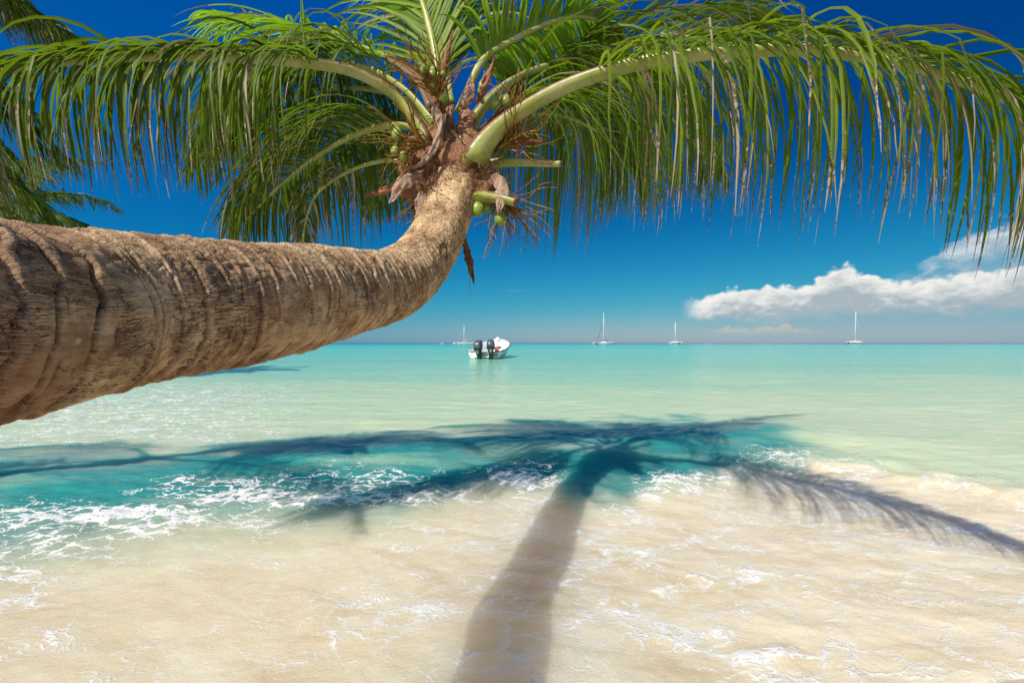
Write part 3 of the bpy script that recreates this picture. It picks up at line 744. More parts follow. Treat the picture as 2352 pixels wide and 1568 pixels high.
# ------------------------------------------------------------------ the other palms, standing on the beach to the left
def beach_palm(name, base, crown, label, nf, fl, seed, leafn=46, w=.02, specs=None, L=.8, rr=.05, skip=None, aims=None):
    random.seed(seed)
    base = Vector(base); crown = Vector(crown)
    root = empty(name, base); tag(root, label, 'palm tree', 'palm trees on the beach')
    inv = Matrix.Translation(-base)
    mid = base.lerp(crown, .5) + Vector((0, 0, -.12 * (crown - base).length * .5))
    ct = [(*(base - Vector((0, 0, .4))), .17), (*base.lerp(mid, .4), .12), (*mid, .105), (*mid.lerp(crown, .6), .10), (*crown, .10)]
    tr = make_trunk(ct, 'trunk', root, 260, 40, .8, .09, .05); tr.matrix_parent_inverse = inv
    for i in range(nf):
        if specs and i < len(specs):
            az, elv, bend, ff = specs[i]
        else:
            az = 2 * math.pi * (i * .381966) + random.gauss(0, .15); elv = random.choice([1.1, .75, .45, .15, -.15]); bend = random.uniform(.9, 1.6); ff = random.uniform(.85, 1.1)
        if skip and skip[0] < az % (2 * math.pi) < skip[1]: continue
        if aims and i < len(aims):
            e_ = P(*aims[i]); ctl = [crown.lerp(e_, q) + Vector((0, 0, aims[i][2] * .16 * (1 - (2 * q - 1) ** 2) - (.0 if q < 1 else .12))) for q in (0, .2, .4, .6, .8, 1)]
            o = make_frond(root, ctl, rr, .006, .2, leafn, L, w, 1.0, .2, (60, 22), (.05, .2, -1), .16, M_LEAFD, seed=seed * 40 + i, kinks=.12, nseg=8)
            o.matrix_parent_inverse = inv; continue
        p = crown.copy(); d = Vector((math.sin(az) * math.cos(elv), math.cos(az) * math.cos(elv), math.sin(elv))); ctl = [p.copy()]
        for k in range(6):
            p = p + d * (fl * ff / 6); d = (d + Vector((0, .02, -1)) * bend * .17 * (.6 + .25 * k)).normalized(); ctl.append(p.copy())
        o = make_frond(root, ctl, rr, .006, .2, leafn, L, w, .9, .2, (62, 22), (.05, .25, -1), .14, M_LEAFD, seed=seed * 40 + i, kinks=.06, nseg=7)
        o.matrix_parent_inverse = inv
    return root
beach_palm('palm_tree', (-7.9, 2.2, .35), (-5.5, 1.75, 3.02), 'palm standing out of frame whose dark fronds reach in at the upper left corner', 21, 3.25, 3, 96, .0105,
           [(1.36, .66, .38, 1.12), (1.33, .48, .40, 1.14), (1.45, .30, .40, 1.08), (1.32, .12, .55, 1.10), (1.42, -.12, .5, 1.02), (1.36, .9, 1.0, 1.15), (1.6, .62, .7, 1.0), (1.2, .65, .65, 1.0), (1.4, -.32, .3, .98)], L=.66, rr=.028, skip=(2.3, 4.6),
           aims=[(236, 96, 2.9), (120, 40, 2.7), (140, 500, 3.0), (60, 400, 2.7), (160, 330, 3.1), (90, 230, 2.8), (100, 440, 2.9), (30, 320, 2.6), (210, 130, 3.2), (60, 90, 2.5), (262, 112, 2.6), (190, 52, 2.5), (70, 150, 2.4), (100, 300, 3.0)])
beach_palm('palm_tree', (-20.5, 13.5, .4), (-16.9, 15.0, 5.5), 'distant small palm showing low behind the leaning trunk', 19, 3.7, 4, 58, .028,
           [(1.4, .5, 1.1, 1.0), (1.2, .1, 1.0, .9), (1.9, .8, 1.2, 1.0), (1.6, -.2, .8, .9)], L=1.05)
# ------------------------------------------------------------------ sand and sea
def shore_pull(X, Y):
    """how far the beach swings out on the left, where the other palms stand"""
    return sstep(-3.5, -6.5, X + .95 * np.maximum(Y, 0)) * sstep(60, 30, Y) * sstep(.5, 2.5, Y)
def z_sand(X, Y):
    z = .105 - .052 * Y + 0.0 * X
    z = np.where(Y < 1.2, .105 - .052 * 1.2 + (1.2 - Y) * .09, z)
    z = np.where(Y > 7, np.maximum(z, -.26 - .05 * np.log1p(np.maximum(Y - 7, 0)) * 4), z)
    z = np.where(Y > 60, z - 2.5 * sstep(60, 600, Y), z)
    z = z + .007 * fbm(X * .9, Y * .9, 0, 3)
    pl = shore_pull(X, Y)
    return z * (1 - pl) + pl * (.45 + .05 * fbm(X * .4, Y * .4, 2, 2))
def to_px(X, Y):
    Yc = np.maximum(Y, .4); return CX + F * X / Yc, HY + F * H / Yc
def poly(x, pts):
    a = np.asarray(pts, float); return np.interp(x, a[:, 0], a[:, 1])
# the lines the swash draws on the beach, as surveyed (they stand for places on the ground: z = 0)
L_BREAK = [(-600, 1390), (0, 1262), (150, 1232), (300, 1206), (480, 1180), (620, 1166), (760, 1166), (900, 1172), (1040, 1148), (1150, 1120), (1260, 1128), (1340, 1150), (1420, 1150), (1500, 1124), (1600, 1104), (1700, 1080), (1790, 1062), (1880, 1066), (1980, 1080), (2100, 1102), (2250, 1130), (2352, 1146), (3000, 1190)]
L_TEAL = [(-600, 1010), (0, 1024), (200, 1046), (420, 1050), (600, 1040), (760, 1016), (900, 1010), (1050, 1022), (1180, 1004), (1300, 984), (1450, 968), (1600, 966), (1740, 988), (1850, 1020), (1950, 1050), (2100, 1080), (2300, 1120), (3000, 1170)]  # far edge of the teal band with the painted crown shade
L_EDGE = [(-2000, 1926), (0, 1746), (800, 1706), (1040, 1614), (1130, 1564), (1200, 1530), (1280, 1518), (1370, 1526), (1430, 1564), (1500, 1598), (1700, 1646), (1950, 1626), (2080, 1592), (2140, 1566), (2230, 1554), (2352, 1532), (2600, 1506), (3500, 1446)]

def make_ground():
    # one sheet: fine near the camera, out to the horizon
    ys = np.concatenate([-np.geomspace(60, .3, 40), np.linspace(-.2, .9, 12), np.geomspace(1.0, 9, 150), np.geomspace(9.3, 30000, 60)])
    us = np.linspace(-1, 1, 221); us = np.sign(us) * np.abs(us) ** 1.5
    Y, U_ = np.meshgrid(ys, us, indexing='ij')
    X = U_ * (np.abs(Y) * 2.2 + 12)
    Z = z_sand(X, Y)
    me = fast_mesh('beach', np.stack([X, Y, Z], -1).reshape(-1, 3), grid_quads(len(ys), len(us)))
    m, t = new_mat('wet_sand')
    out = t.n('ShaderNodeOutputMaterial'); b = t.n('ShaderNodeBsdfPrincipled')
    pos = t.n('ShaderNodeNewGeometry').outputs['Position']
    g1 = t.noise(pos, 220, 3, .7); g2 = t.noise(pos, 2.2, 4, .6); g3 = t.noise(pos, 620, 2, .6)
    c = t.ramp(g2, [(.3, (.58, .46, .30)), (.7, (.68, .555, .38))])
    c = t.mix(1.0, c, t.ramp(g1, [(.3, (.82, .8, .78)), (.55, (1, 1, 1)), (.75, (1.12, 1.1, 1.08))]), 'MULTIPLY')
    c = t.mix(t.mapr(g3, .66, .72, 0, .5), c, (.25, .17, .1))
    t.set(b.inputs['Base Color'], c)
    b.inputs['Roughness'].default_value = .45; b.inputs['Specular IOR Level'].default_value = .35
    bp = t.n('ShaderNodeBump', {'Strength': .6, 'Distance': .004, 'Height': t.m('ADD', g1, t.m('MULTIPLY', g3, .4))}); t.set(b.inputs['Normal'], bp)
    t.set(out.inputs['Surface'], b)
    return tag(link('beach', me, m), 'pale wet sand at the edge of the wash', None, None, 'structure')

def make_water():
    ys = np.concatenate([np.geomspace(1.25, 9, 620), np.geomspace(9.05, 60, 180), np.geomspace(61, 30000, 130)])
    nu = 760
    us = np.linspace(-1, 1, nu); us = np.sign(us) * (.72 * np.abs(us) + .28 * np.abs(us) ** 4)
    Y, U_ = np.meshgrid(ys, us, indexing='ij')
    X = U_ * (Y * 1.75 + 3.0)
    px, py = to_px(X, Y)
    jit = 14 * fbm(X * 1.6, Y * 1.6, 4, 3) * np.clip(Y / 3.5, .6, 2)
    lb = poly(px, L_BREAK); ld = poly(px, L_TEAL); le = poly(px, L_EDGE)
    pyb = py + jit
    # sediment: 1 = sandy wash, 0 = clear water
    left = sstep(1150, 500, px)
    wid = 55 + 110 * left
    sed = sstep(-.4, 1, (pyb - lb + 4) / wid)
    sed = np.where(px > 1850, sstep(-30, 24, pyb - lb), sed)
    # teal band between shallows and break: clear trough water, palm's shade painted in
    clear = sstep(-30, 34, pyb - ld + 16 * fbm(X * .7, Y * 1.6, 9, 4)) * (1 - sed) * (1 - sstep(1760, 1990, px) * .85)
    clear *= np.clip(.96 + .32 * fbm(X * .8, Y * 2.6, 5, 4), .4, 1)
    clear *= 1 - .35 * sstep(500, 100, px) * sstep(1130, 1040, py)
    # heights
    yb = F * H / np.maximum(lb - HY, 60)
    chop = .010 * fbm(X * 2.0, Y * 4.2, 1, 4) + .020 * pnoise(X * .5, Y * 1.3, 3)
    chop = chop * sstep(1.8, 4.5, Y) + .012 * fbm(X * 5, Y * 9, 2, 3) * clear
    dy = Y - (yb + 1.25 + .25 * pnoise(X * .5, 0, 2))
    swell = .15 * np.where(dy < 0, np.exp(-(dy / .55) ** 2), np.exp(-(dy / 1.2) ** 2)) * (.55 + .45 * sstep(300, 1100, px)) * (1 - .6 * sstep(1750, 2200, px))
    dy2 = Y - (yb + .03); bore = .065 * np.where(dy2 < 0, np.exp(-(dy2 / .16) ** 2), np.exp(-(dy2 / .5) ** 2)) * (.7 + .9 * fbm(X * 2.6, Y * 1.0, 6, 3))
    bore *= (.35 + .65 * sstep(900, 1100, px))
    zw = chop + swell + bore
    # thin sheet running up the sand; its lacy lip ends at the edge line
    ed = (le + 36 + 40 * sstep(1600, 1450, px) - py + 20 * fbm(X * 2.4, Y * 2.4, 8, 4)) / 60
    zs = z_sand(X, Y)
    lump = fbm(X * 4.5, Y * 4.5, 3, 5)
    film = -.022 + .036 * sstep(-.5, .6, ed) + .006 * lump * sstep(0, .6, ed)
    film += .010 * np.abs(fbm(X * 2.1 + 5, Y * 2.1, 12, 4)) * sstep(.3, 1.5, ed)
    zf = zs + film
    a = sstep(-20, 120, pyb - lb)
    Z = np.maximum(zw, zf) * (1 - a) + zf * a
    # foam: where the break and the swash have whipped it up (px, py, rx, ry, amount)
    foam = np.zeros_like(X)
    blobs = [(300, 1190, 230, 28, .95), (560, 1140, 190, 28, .9), (760, 1152, 190, 24, .9), (960, 1150, 120, 22, .7), (500, 1190, 200, 22, .6), (150, 1270, 160, 30, .7), (40, 1380, 130, 50, .7), (330, 1212, 90, 22, .9), (90, 1205, 170, 40, .7), (20, 1330, 120, 55, .8), (840, 1120, 200, 34, .45), (1040, 1140, 80, 20, .6),
             (1190, 1105, 90, 26, .95), (1250, 1150, 80, 22, .5), (1200, 1095, 40, 14, .9), (1560, 1118, 90, 30, .75), (1640, 1120, 80, 22, .55), (1790, 1070, 90, 30, .6), (1960, 1085, 80, 20, .8), (2150, 1115, 110, 22, .6),
             (2250, 1205, 130, 24, .7), (2000, 1165, 130, 26, .45), (1480, 1260, 36, 36, 1.0), (1390, 1270, 70, 40, .7), (1600, 1325, 80, 26, .8), (1720, 1315, 40, 34, .95), (1660, 1340, 80, 14, .8), (1320, 1320, 80, 55, .7),
             (1440, 1400, 120, 60, .65), (1560, 1480, 190, 60, .85), (1750, 1520, 200, 34, .95), (1450, 1520, 120, 40, .6), (1330, 1440, 80, 45, .7), (1000, 1420, 120, 60, .62), (930, 1490, 100, 40, .55), (960, 1370, 80, 40, .5), (1150, 1500, 90, 40, .5),
             (650, 1540, 160, 30, .4), (100, 1480, 140, 60, .4), (1950, 1480, 160, 50, .5), (2250, 1440, 120, 50, .4), (600, 1480, 120, 50, .3), (330, 1400, 90, 40, .3), (2000, 1350, 200, 50, .25)]
    for (bx, by, rx, ry, am) in blobs:
        foam = np.maximum(foam, am * np.exp(-((px - bx) / rx) ** 2 - ((py - by) / ry) ** 2))
    foam = np.maximum(foam, .55 * sstep(1230, 1430, py) * np.clip(.4 + 1.2 * fbm(X * 1.3, Y * 1.3, 15, 3), 0, 1) * (px > 700))
    lip = np.exp(-((ed - .12) / .3) ** 2) * .55 * (px > 900)
    foam = np.maximum(foam, lip * (ed > -.3))
    foam = np.maximum(foam, (.28 + .13 * sstep(700, 1200, px)) * sed * sstep(0, 1, ed))
    spk = .34 * sstep(900, 400, px) * sstep(865, 900, py) * sstep(1060, 1000, py)
    foam = np.maximum(foam, spk)
    Z += .016 * foam * np.clip(fbm(X * 7, Y * 7, 13, 4) + .35, 0, 1.4) * sstep(5.5, 4.5, Y)
    # little crests thrown up where the backwash meets the next run
    nr_ = int(np.searchsorted(ys, 6.0)); Xn, Yn = X[:nr_], Y[:nr_]
    xj = Xn + .16 * fbm(Xn * 3.1, Yn * 3.1, 21, 4); yj = Yn + .16 * fbm(Xn * 3.1, Yn * 3.1, 27, 4); brj = np.clip(.55 + 1.1 * fbm(Xn * 4, Yn * 4, 31, 4), 0, 1.3)
    for pts_, wd_, hg_ in (([(1320, 1236), (1400, 1246), (1455, 1258), (1478, 1284), (1474, 1300)], .045, .035), ([(1525, 1336), (1556, 1312), (1590, 1330), (1650, 1342), (1706, 1334), (1728, 1302), (1738, 1318)], .045, .04),
                           ([(1140, 1120), (1172, 1096), (1215, 1092), (1256, 1112)], .09, .06), ([(230, 1248), (280, 1222), (340, 1206), (400, 1186)], .08, .04), ([(1740, 1066), (1790, 1052), (1840, 1070), (1900, 1082)], .10, .05),
                           ([(2080, 1214), (2150, 1204), (2220, 1216), (2300, 1204), (2370, 1212)], .06, .045), ([(1500, 1140), (1560, 1112), (1640, 1106), (1700, 1090)], .10, .05), ([(420, 1176), (560, 1148), (700, 1158), (830, 1164), (900, 1150)], .09, .035), ([(1280, 1470), (1340, 1440), (1400, 1450)], .05, .02), ([(1560, 1500), (1680, 1540), (1800, 1530)], .06, .02)):
        w_ = [((a - CX) / (b - HY) * H, F * H / (b - HY)) for a, b in pts_]
        dd = np.hypot(xj - w_[0][0], yj - w_[0][1])
        for (x0, y0), (x1, y1) in zip(w_[:-1], w_[1:]):
            tt = np.clip(((xj - x0) * (x1 - x0) + (yj - y0) * (y1 - y0)) / ((x1 - x0) ** 2 + (y1 - y0) ** 2), 0, 1)
            dd = np.minimum(dd, np.hypot(xj - x0 - tt * (x1 - x0), (yj - y0 - tt * (y1 - y0)) * 1.2))
        Z[:nr_] += .5 * hg_ * np.exp(-(dd / wd_) ** 2) * brj
        foam[:nr_] = np.maximum(foam[:nr_], .95 * np.exp(-(dd / (wd_ * 1.3)) ** 2) * np.clip(brj, 0, 1))
    pl = shore_pull(X, Y)
    Z = np.where(pl > .02, np.minimum(Z, .02), Z)
    murk = sed * (1 - .85 * sstep(1500, 1850, px)) * (1 - .5 * sstep(.6, 0, ed))
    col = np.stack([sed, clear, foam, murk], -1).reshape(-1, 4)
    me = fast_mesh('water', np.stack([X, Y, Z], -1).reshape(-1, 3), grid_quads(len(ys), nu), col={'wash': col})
    m, t = new_mat('sea_water')
    out = t.n('ShaderNodeOutputMaterial'); b = t.n('ShaderNodeBsdfPrincipled')
    pos = t.n('ShaderNodeNewGeometry').outputs['Position']
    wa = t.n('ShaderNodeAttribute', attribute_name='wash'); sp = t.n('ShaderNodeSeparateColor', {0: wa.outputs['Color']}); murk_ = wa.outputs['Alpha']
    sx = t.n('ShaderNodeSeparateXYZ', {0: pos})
    sedm, teal_m, fm = sp.outputs[0], sp.outputs[1], sp.outputs[2]
    # depth of the lagoon grows with the distance from the beach
    n1 = t.noise(t.scaled(pos, (.05, .22, 1)), 1.0, 5, .6); n2 = t.noise(t.scaled(pos, (.35, 1.5, 1)), 1.0, 5, .6); n0 = t.noise(t.scaled(pos, (.006, .03, 1)), 1.0, 4, .6)
    lg = t.m('LOGARITHM', t.m('MAXIMUM', sx.outputs[1], 1.0), 10.0)
    st = t.m('ADD', t.m('MULTIPLY', t.m('SUBTRACT', n1, .5), .85), t.m('MULTIPLY', t.m('SUBTRACT', n2, .5), .35))
    st = t.m('ADD', st, t.m('MULTIPLY', t.m('SUBTRACT', n0, .5), .55))
    lgw = t.m('ADD', lg, t.m('MULTIPLY', st, t.mapr(lg, 2.75, 1.3, .12, .9)))
    f = t.m('DIVIDE', lgw, 4.0)
    q = lambda y: math.log10(y) / 4.0
    wc = t.ramp(f, [(q(5), (.56, .65, .41)), (q(11), (.48, .63, .37)), (q(18), (.29, .57, .37)), (q(30), (.21, .54, .365)), (q(60), (.13, .50, .36)), (q(140), (.045, .46, .345)), (q(250), (.006, .42, .35)), (q(330), (.0, .36, .36)), (q(400), (.0, .085, .18)), (q(2500), (.0, .03, .11))])
    teal_shade = t.mix(t.mapr(n2, .35, .65), (.010, .19, .215), (.03, .295, .265))  # dark teal: clear water with the crown's shade put into its colour
    ccl = t.m('MULTIPLY', teal_m, t.mapr(n2, .2, .6, .75, 1.0))
    wc = t.mix(ccl, wc, teal_shade)
    flow = t.n('ShaderNodeCombineXYZ', {0: t.m('ADD', t.m('MULTIPLY', sx.outputs[0], .55), t.m('MULTIPLY', sx.outputs[1], -.30)), 1: t.m('ADD', t.m('MULTIPLY', sx.outputs[1], 1.9), t.m('MULTIPLY', sx.outputs[0], .75)), 2: 0.0}).outputs[0]
    ns = t.noise(flow, 1.6, 8, .66, .9); nf = t.noise(pos, 17, 5, .7)
    sand = t.ramp(ns, [(.30, (.63, .49, .295)), (.48, (.76, .63, .42)), (.68, (.84, .74, .55))])
    sand = t.mix(t.mapr(nf, .45, .75, 0, .35), sand, (.80, .70, .53))
    wc = t.mix(sedm, wc, sand)
    # foam: torn patches and lace
    wv = t.n('ShaderNodeVectorMath', {0: pos, 1: t.scaled(t.noise(pos, 3.0, 5, .6, 0, 1), (.30, .22, .1))}, operation='ADD').outputs[0]
    fa = t.noise(t.scaled(wv, (2.4, 4.2, 1)), 1.0, 8, .62)
    vo = t.n('ShaderNodeTexVoronoi', {'Vector': t.scaled(wv, (6, 10, 1)), 'Scale': 1.0}, feature='DISTANCE_TO_EDGE').outputs['Distance']
    vo2 = t.n('ShaderNodeTexVoronoi', {'Vector': t.scaled(wv, (26, 38, 4)), 'Scale': 1.0}, feature='DISTANCE_TO_EDGE').outputs['Distance']
    lace = t.m('ADD', t.m('MULTIPLY', t.m('SUBTRACT', .12, vo), 1.5), t.m('MULTIPLY', t.m('SUBTRACT', .10, vo2), .8))
    fv = t.m('ADD', t.m('ADD', fa, lace), t.m('MULTIPLY', t.m('SUBTRACT', t.noise(pos, 60, 3, .6), .5), .18))
    thr = t.m('SUBTRACT', .73, t.m('MULTIPLY', fm, .40))
    wet = t.m('SUBTRACT', fv, thr)
    soft = t.mapr(sedm, 0, 1, .07, .26)
    foam_ = t.m('MULTIPLY', t.mapr(wet, 0, soft), t.mapr(fm, .04, .2), clamp=True)
    foam_ = t.m('MULTIPLY', foam_, t.mapr(sedm, 0, 1, .95, .8))
    cl = t.m('MULTIPLY', t.m('MULTIPLY', t.mapr(t.m('ADD', fa, t.m('MULTIPLY', lace, .5)), .40, .62), t.mapr(fm, .15, .8)), sedm)
    wc = t.mix(t.m('MULTIPLY', cl, .85), wc, (.86, .82, .73))
    wc = t.mix(foam_, wc, (.88, .87, .83))
    t.set(b.inputs['Base Color'], wc)
    t.set(b.inputs['Roughness'], t.mix(foam_, t.mix(sedm, (.10, .10, .10), (.09, .09, .09)), (.6, .6, .6)))
    b.inputs['IOR'].default_value = 1.33
    t.set(b.inputs['Specular IOR Level'], t.mapr(lg, .9, 2.0, .25, .02))
    t.set(b.inputs['Subsurface Weight'], t.mapr(foam_, 0, 1, .9, .5))
    t.set(b.inputs['Subsurface Radius'], t.mix(murk_, t.mix(sedm, (.22, 1.1, 1.1), (.045, .04, .035)), (2.0, 1.7, 1.35))); b.inputs['Subsurface Scale'].default_value = .8
    # ripples
    r1 = t.noise(t.scaled(pos, (1.0, 2.6, 1)), 1.3, 6, .6, .3); r2 = t.noise(t.scaled(pos, (1, 1.9, 1)), 9, 5, .65, .3); r3 = t.noise(pos, 75, 3, .6)
    hgt = t.m('MULTIPLY', t.m('ADD', t.m('MULTIPLY', r1, .075), t.m('MULTIPLY', r2, .020)), t.mapr(sedm, 0, 1, 1, .3))
    hgt = t.m('ADD', hgt, t.m('MULTIPLY', t.m('MULTIPLY', r3, .012), t.mapr(sx.outputs[1], 12, 5)))
    hgt = t.m('ADD', hgt, t.m('MULTIPLY', foam_, .016))
    bp = t.n('ShaderNodeBump', {'Strength': 1.0, 'Distance': 1.0, 'Height': hgt})
    t.set(bp.inputs['Strength'], t.mapr(sx.outputs[1], 40, 500, .8, .3))
    t.set(b.inputs['Normal'], bp)
    t.set(out.inputs['Surface'], b)
    return tag(link('water', me, m), 'shallow turquoise sea with a small foaming wave', None, None, 'structure')
make_ground(); make_water()
# ------------------------------------------------------------------ boats
M_GEL = simple_mat('white_gelcoat', (.80, .80, .78), .28, .03, 1.5, .5)
M_GEL2 = simple_mat('aged_gelcoat', (.66, .68, .62), .4, .08, 1.2, .4)
M_NAVY = simple_mat('navy_rubber', (.015, .03, .06), .5, .2, 5)
M_COWL = simple_mat('grey_cowling', (.03, .036, .045), .25, .1, 3, .5, coat=.4)
M_COWLT = simple_mat('cowling_top', (.075, .08, .09), .3, .1, 3, .5)
M_BLACK = simple_mat('black_metal', (.02, .022, .022), .4, .2, 8)
M_STEEL = simple_mat('grey_panel', (.42, .44, .46), .35, .1, 6)
M_RED = simple_mat('red_plastic', (.55, .03, .025), .4, .12, 6)
M_DARKGL = simple_mat('dark_glass', (.03, .05, .06), .1, .2, 3)
M_BLUE = simple_mat('blue_canvas', (.02, .10, .28), .8, .2, 3)
M_PINK = simple_mat('salmon_canvas', (.72, .40, .30), .8, .1, 2)
M_MAST = simple_mat('pale_alloy', (.72, .74, .72), .35, .05, 1)
M_TRAMP = simple_mat('netting', (.25, .27, .25), .8, .2, 9)
M_SHIRTS = [simple_mat('shirt_' + n, c, .8, .1, 8) for n, c in (('red', (.5, .08, .06)), ('white', (.7, .7, .68)), ('blue', (.05, .12, .35)), ('black', (.03, .03, .035)), ('orange', (.6, .22, .05)))]

def hull_shape(mb, stations, L):
    """stations: s, half beam at sheer, sheer z, half beam at chine, chine z, keel z, floor z, rim"""
    rings = []
    for (s, hb, zs, hc, zc, zk, zf, rim) in stations:
        y = s * L
        r = [(-hb, y, zs), (-(hb + hc) / 2 - .02, y, (zs + zc) / 2), (-hc, y, zc), (-hc * .5, y, (zc + zk) / 2), (0, y, zk), (hc * .5, y, (zc + zk) / 2), (hc, y, zc), ((hb + hc) / 2 + .02, y, (zs + zc) / 2), (hb, y, zs),
             (hb - rim * .3, y, zs + .03), (max(.004, hb - rim), y, zs), (max(.003, hc - rim - .03), y, zf), (0, y, zf - .004), (-max(.003, hc - rim - .03), y, zf), (-max(.004, hb - rim), y, zs), (-(hb - rim * .3), y, zs + .03)]
        rings.append([Vector(q) for q in r])
    mb.loft(rings)
    return rings

def outboard(parent, x, tilt, steer):
    e = MB(); M = Matrix.Translation(Vector((x, -.10, .66))) @ Matrix.Diagonal((1.24, 1.14, 1.14, 1)) @ Matrix.Rotation(steer, 4, 'Z') @ Matrix.Rotation(tilt, 4, 'X')
    def ring(cz, cy, w, dp, n=18, p=.62):
        o = []
        for k in range(n):
            a = 2 * math.pi * k / n; ca, sa = math.cos(a), math.sin(a)
            o.append(M @ Vector((w * math.copysign(abs(ca) ** p, ca), cy + dp * math.copysign(abs(sa) ** p, sa), cz)))
        return o
    e.cur = 0
    e.loft([ring(.06, -.30, .15, .22), ring(.14, -.32, .24, .33), ring(.24, -.33, .265, .36), ring(.30, -.34, .27, .37)])
    body = e.build('outboard_motor', [M_COWL, M_BLACK, M_STEEL], parent, 'auto')
    c = MB(); c.loft([ring(.305, -.34, .262, .362), ring(.42, -.34, .262, .365), ring(.56, -.33, .25, .34), ring(.68, -.30, .22, .30), ring(.745, -.28, .17, .24), ring(.765, -.27, .10, .15)])
    c.build('cowling', M_COWLT, body)
    v = MB(); v.box(M @ Vector((0, -.50, .70)), (.20, .05, .05), M.to_3x3() @ Matrix.Rotation(R(-35), 3, 'X'), .01); v.build('air_vent', M_BLACK, body, False)
    v = MB(); v.box(M @ Vector((0, -.695, .40)), (.34, .03, .05), M.to_3x3(), .01); v.build('trim_strip', M_BLACK, body, False)
    p = MB(); p.loft([[M @ Vector((-.09, -.66, .16)), M @ Vector((.09, -.66, .16)), M @ Vector((.09, -.60, .16)), M @ Vector((-.09, -.60, .16))],
                      [M @ Vector((-.055, -.56, -.05)), M @ Vector((.055, -.56, -.05)), M @ Vector((.055, -.50, -.05)), M @ Vector((-.055, -.50, -.05))],
                      [M @ Vector((-.05, -.48, -.12)), M @ Vector((.05, -.48, -.12)), M @ Vector((.05, -.44, -.12)), M @ Vector((-.05, -.44, -.12))]])
    p.build('rear_panel', M_STEEL, body, 'auto')
    l = MB(); l.loft([ring(.08, -.30, .19, .28), ring(-.15, -.30, .15, .22), ring(-.42, -.28, .11, .18), ring(-.62, -.27, .09, .15)])
    l.build('leg', M_BLACK, body, 'auto')
    k = MB(); k.loft([ring(-.50, -.40, .16, .34, 18, .9), ring(-.525, -.40, .16, .34, 18, .9)]); k.build('splash_plate', M_BLACK, body, 'auto')
    g = MB(); g.tube([M @ Vector((0, .02, -.72)), M @ Vector((0, -.10, -.72)), M @ Vector((0, -.42, -.72)), M @ Vector((0, -.55, -.72))], [.02, .065, .06, .03], 12)
    g.loft([ring(-.60, -.27, .04, .13), ring(-.74, -.25, .035, .12), ring(-.92, -.36, .012, .05)])
    g.build('gear_case', M_BLACK, body, 'auto')
    pr = MB()
    for i in range(3):
        a = i * 2 * math.pi / 3
        q = [(0.02, 0, .03), (.075, .03, .10), (.06, .03, .17), (-.03, -.02, .165), (-.05, -.03, .06)]
        rings = []
        for dy in (0, .012):
            rings.append([M @ (Vector((math.cos(a) * qx + math.sin(a) * qz, -.55 + qy + dy, -.72 - math.sin(a) * qx + math.cos(a) * qz))) for qx, qy, qz in q])
        pr.loft(rings)
    pr.build('propeller', M_STEEL, body, 'auto')
    b = MB(); b.box(M @ Vector((0, .0, -.10)), (.20, .14, .42), M.to_3x3(), .02); b.build('bracket', M_BLACK, body, False)
    return body

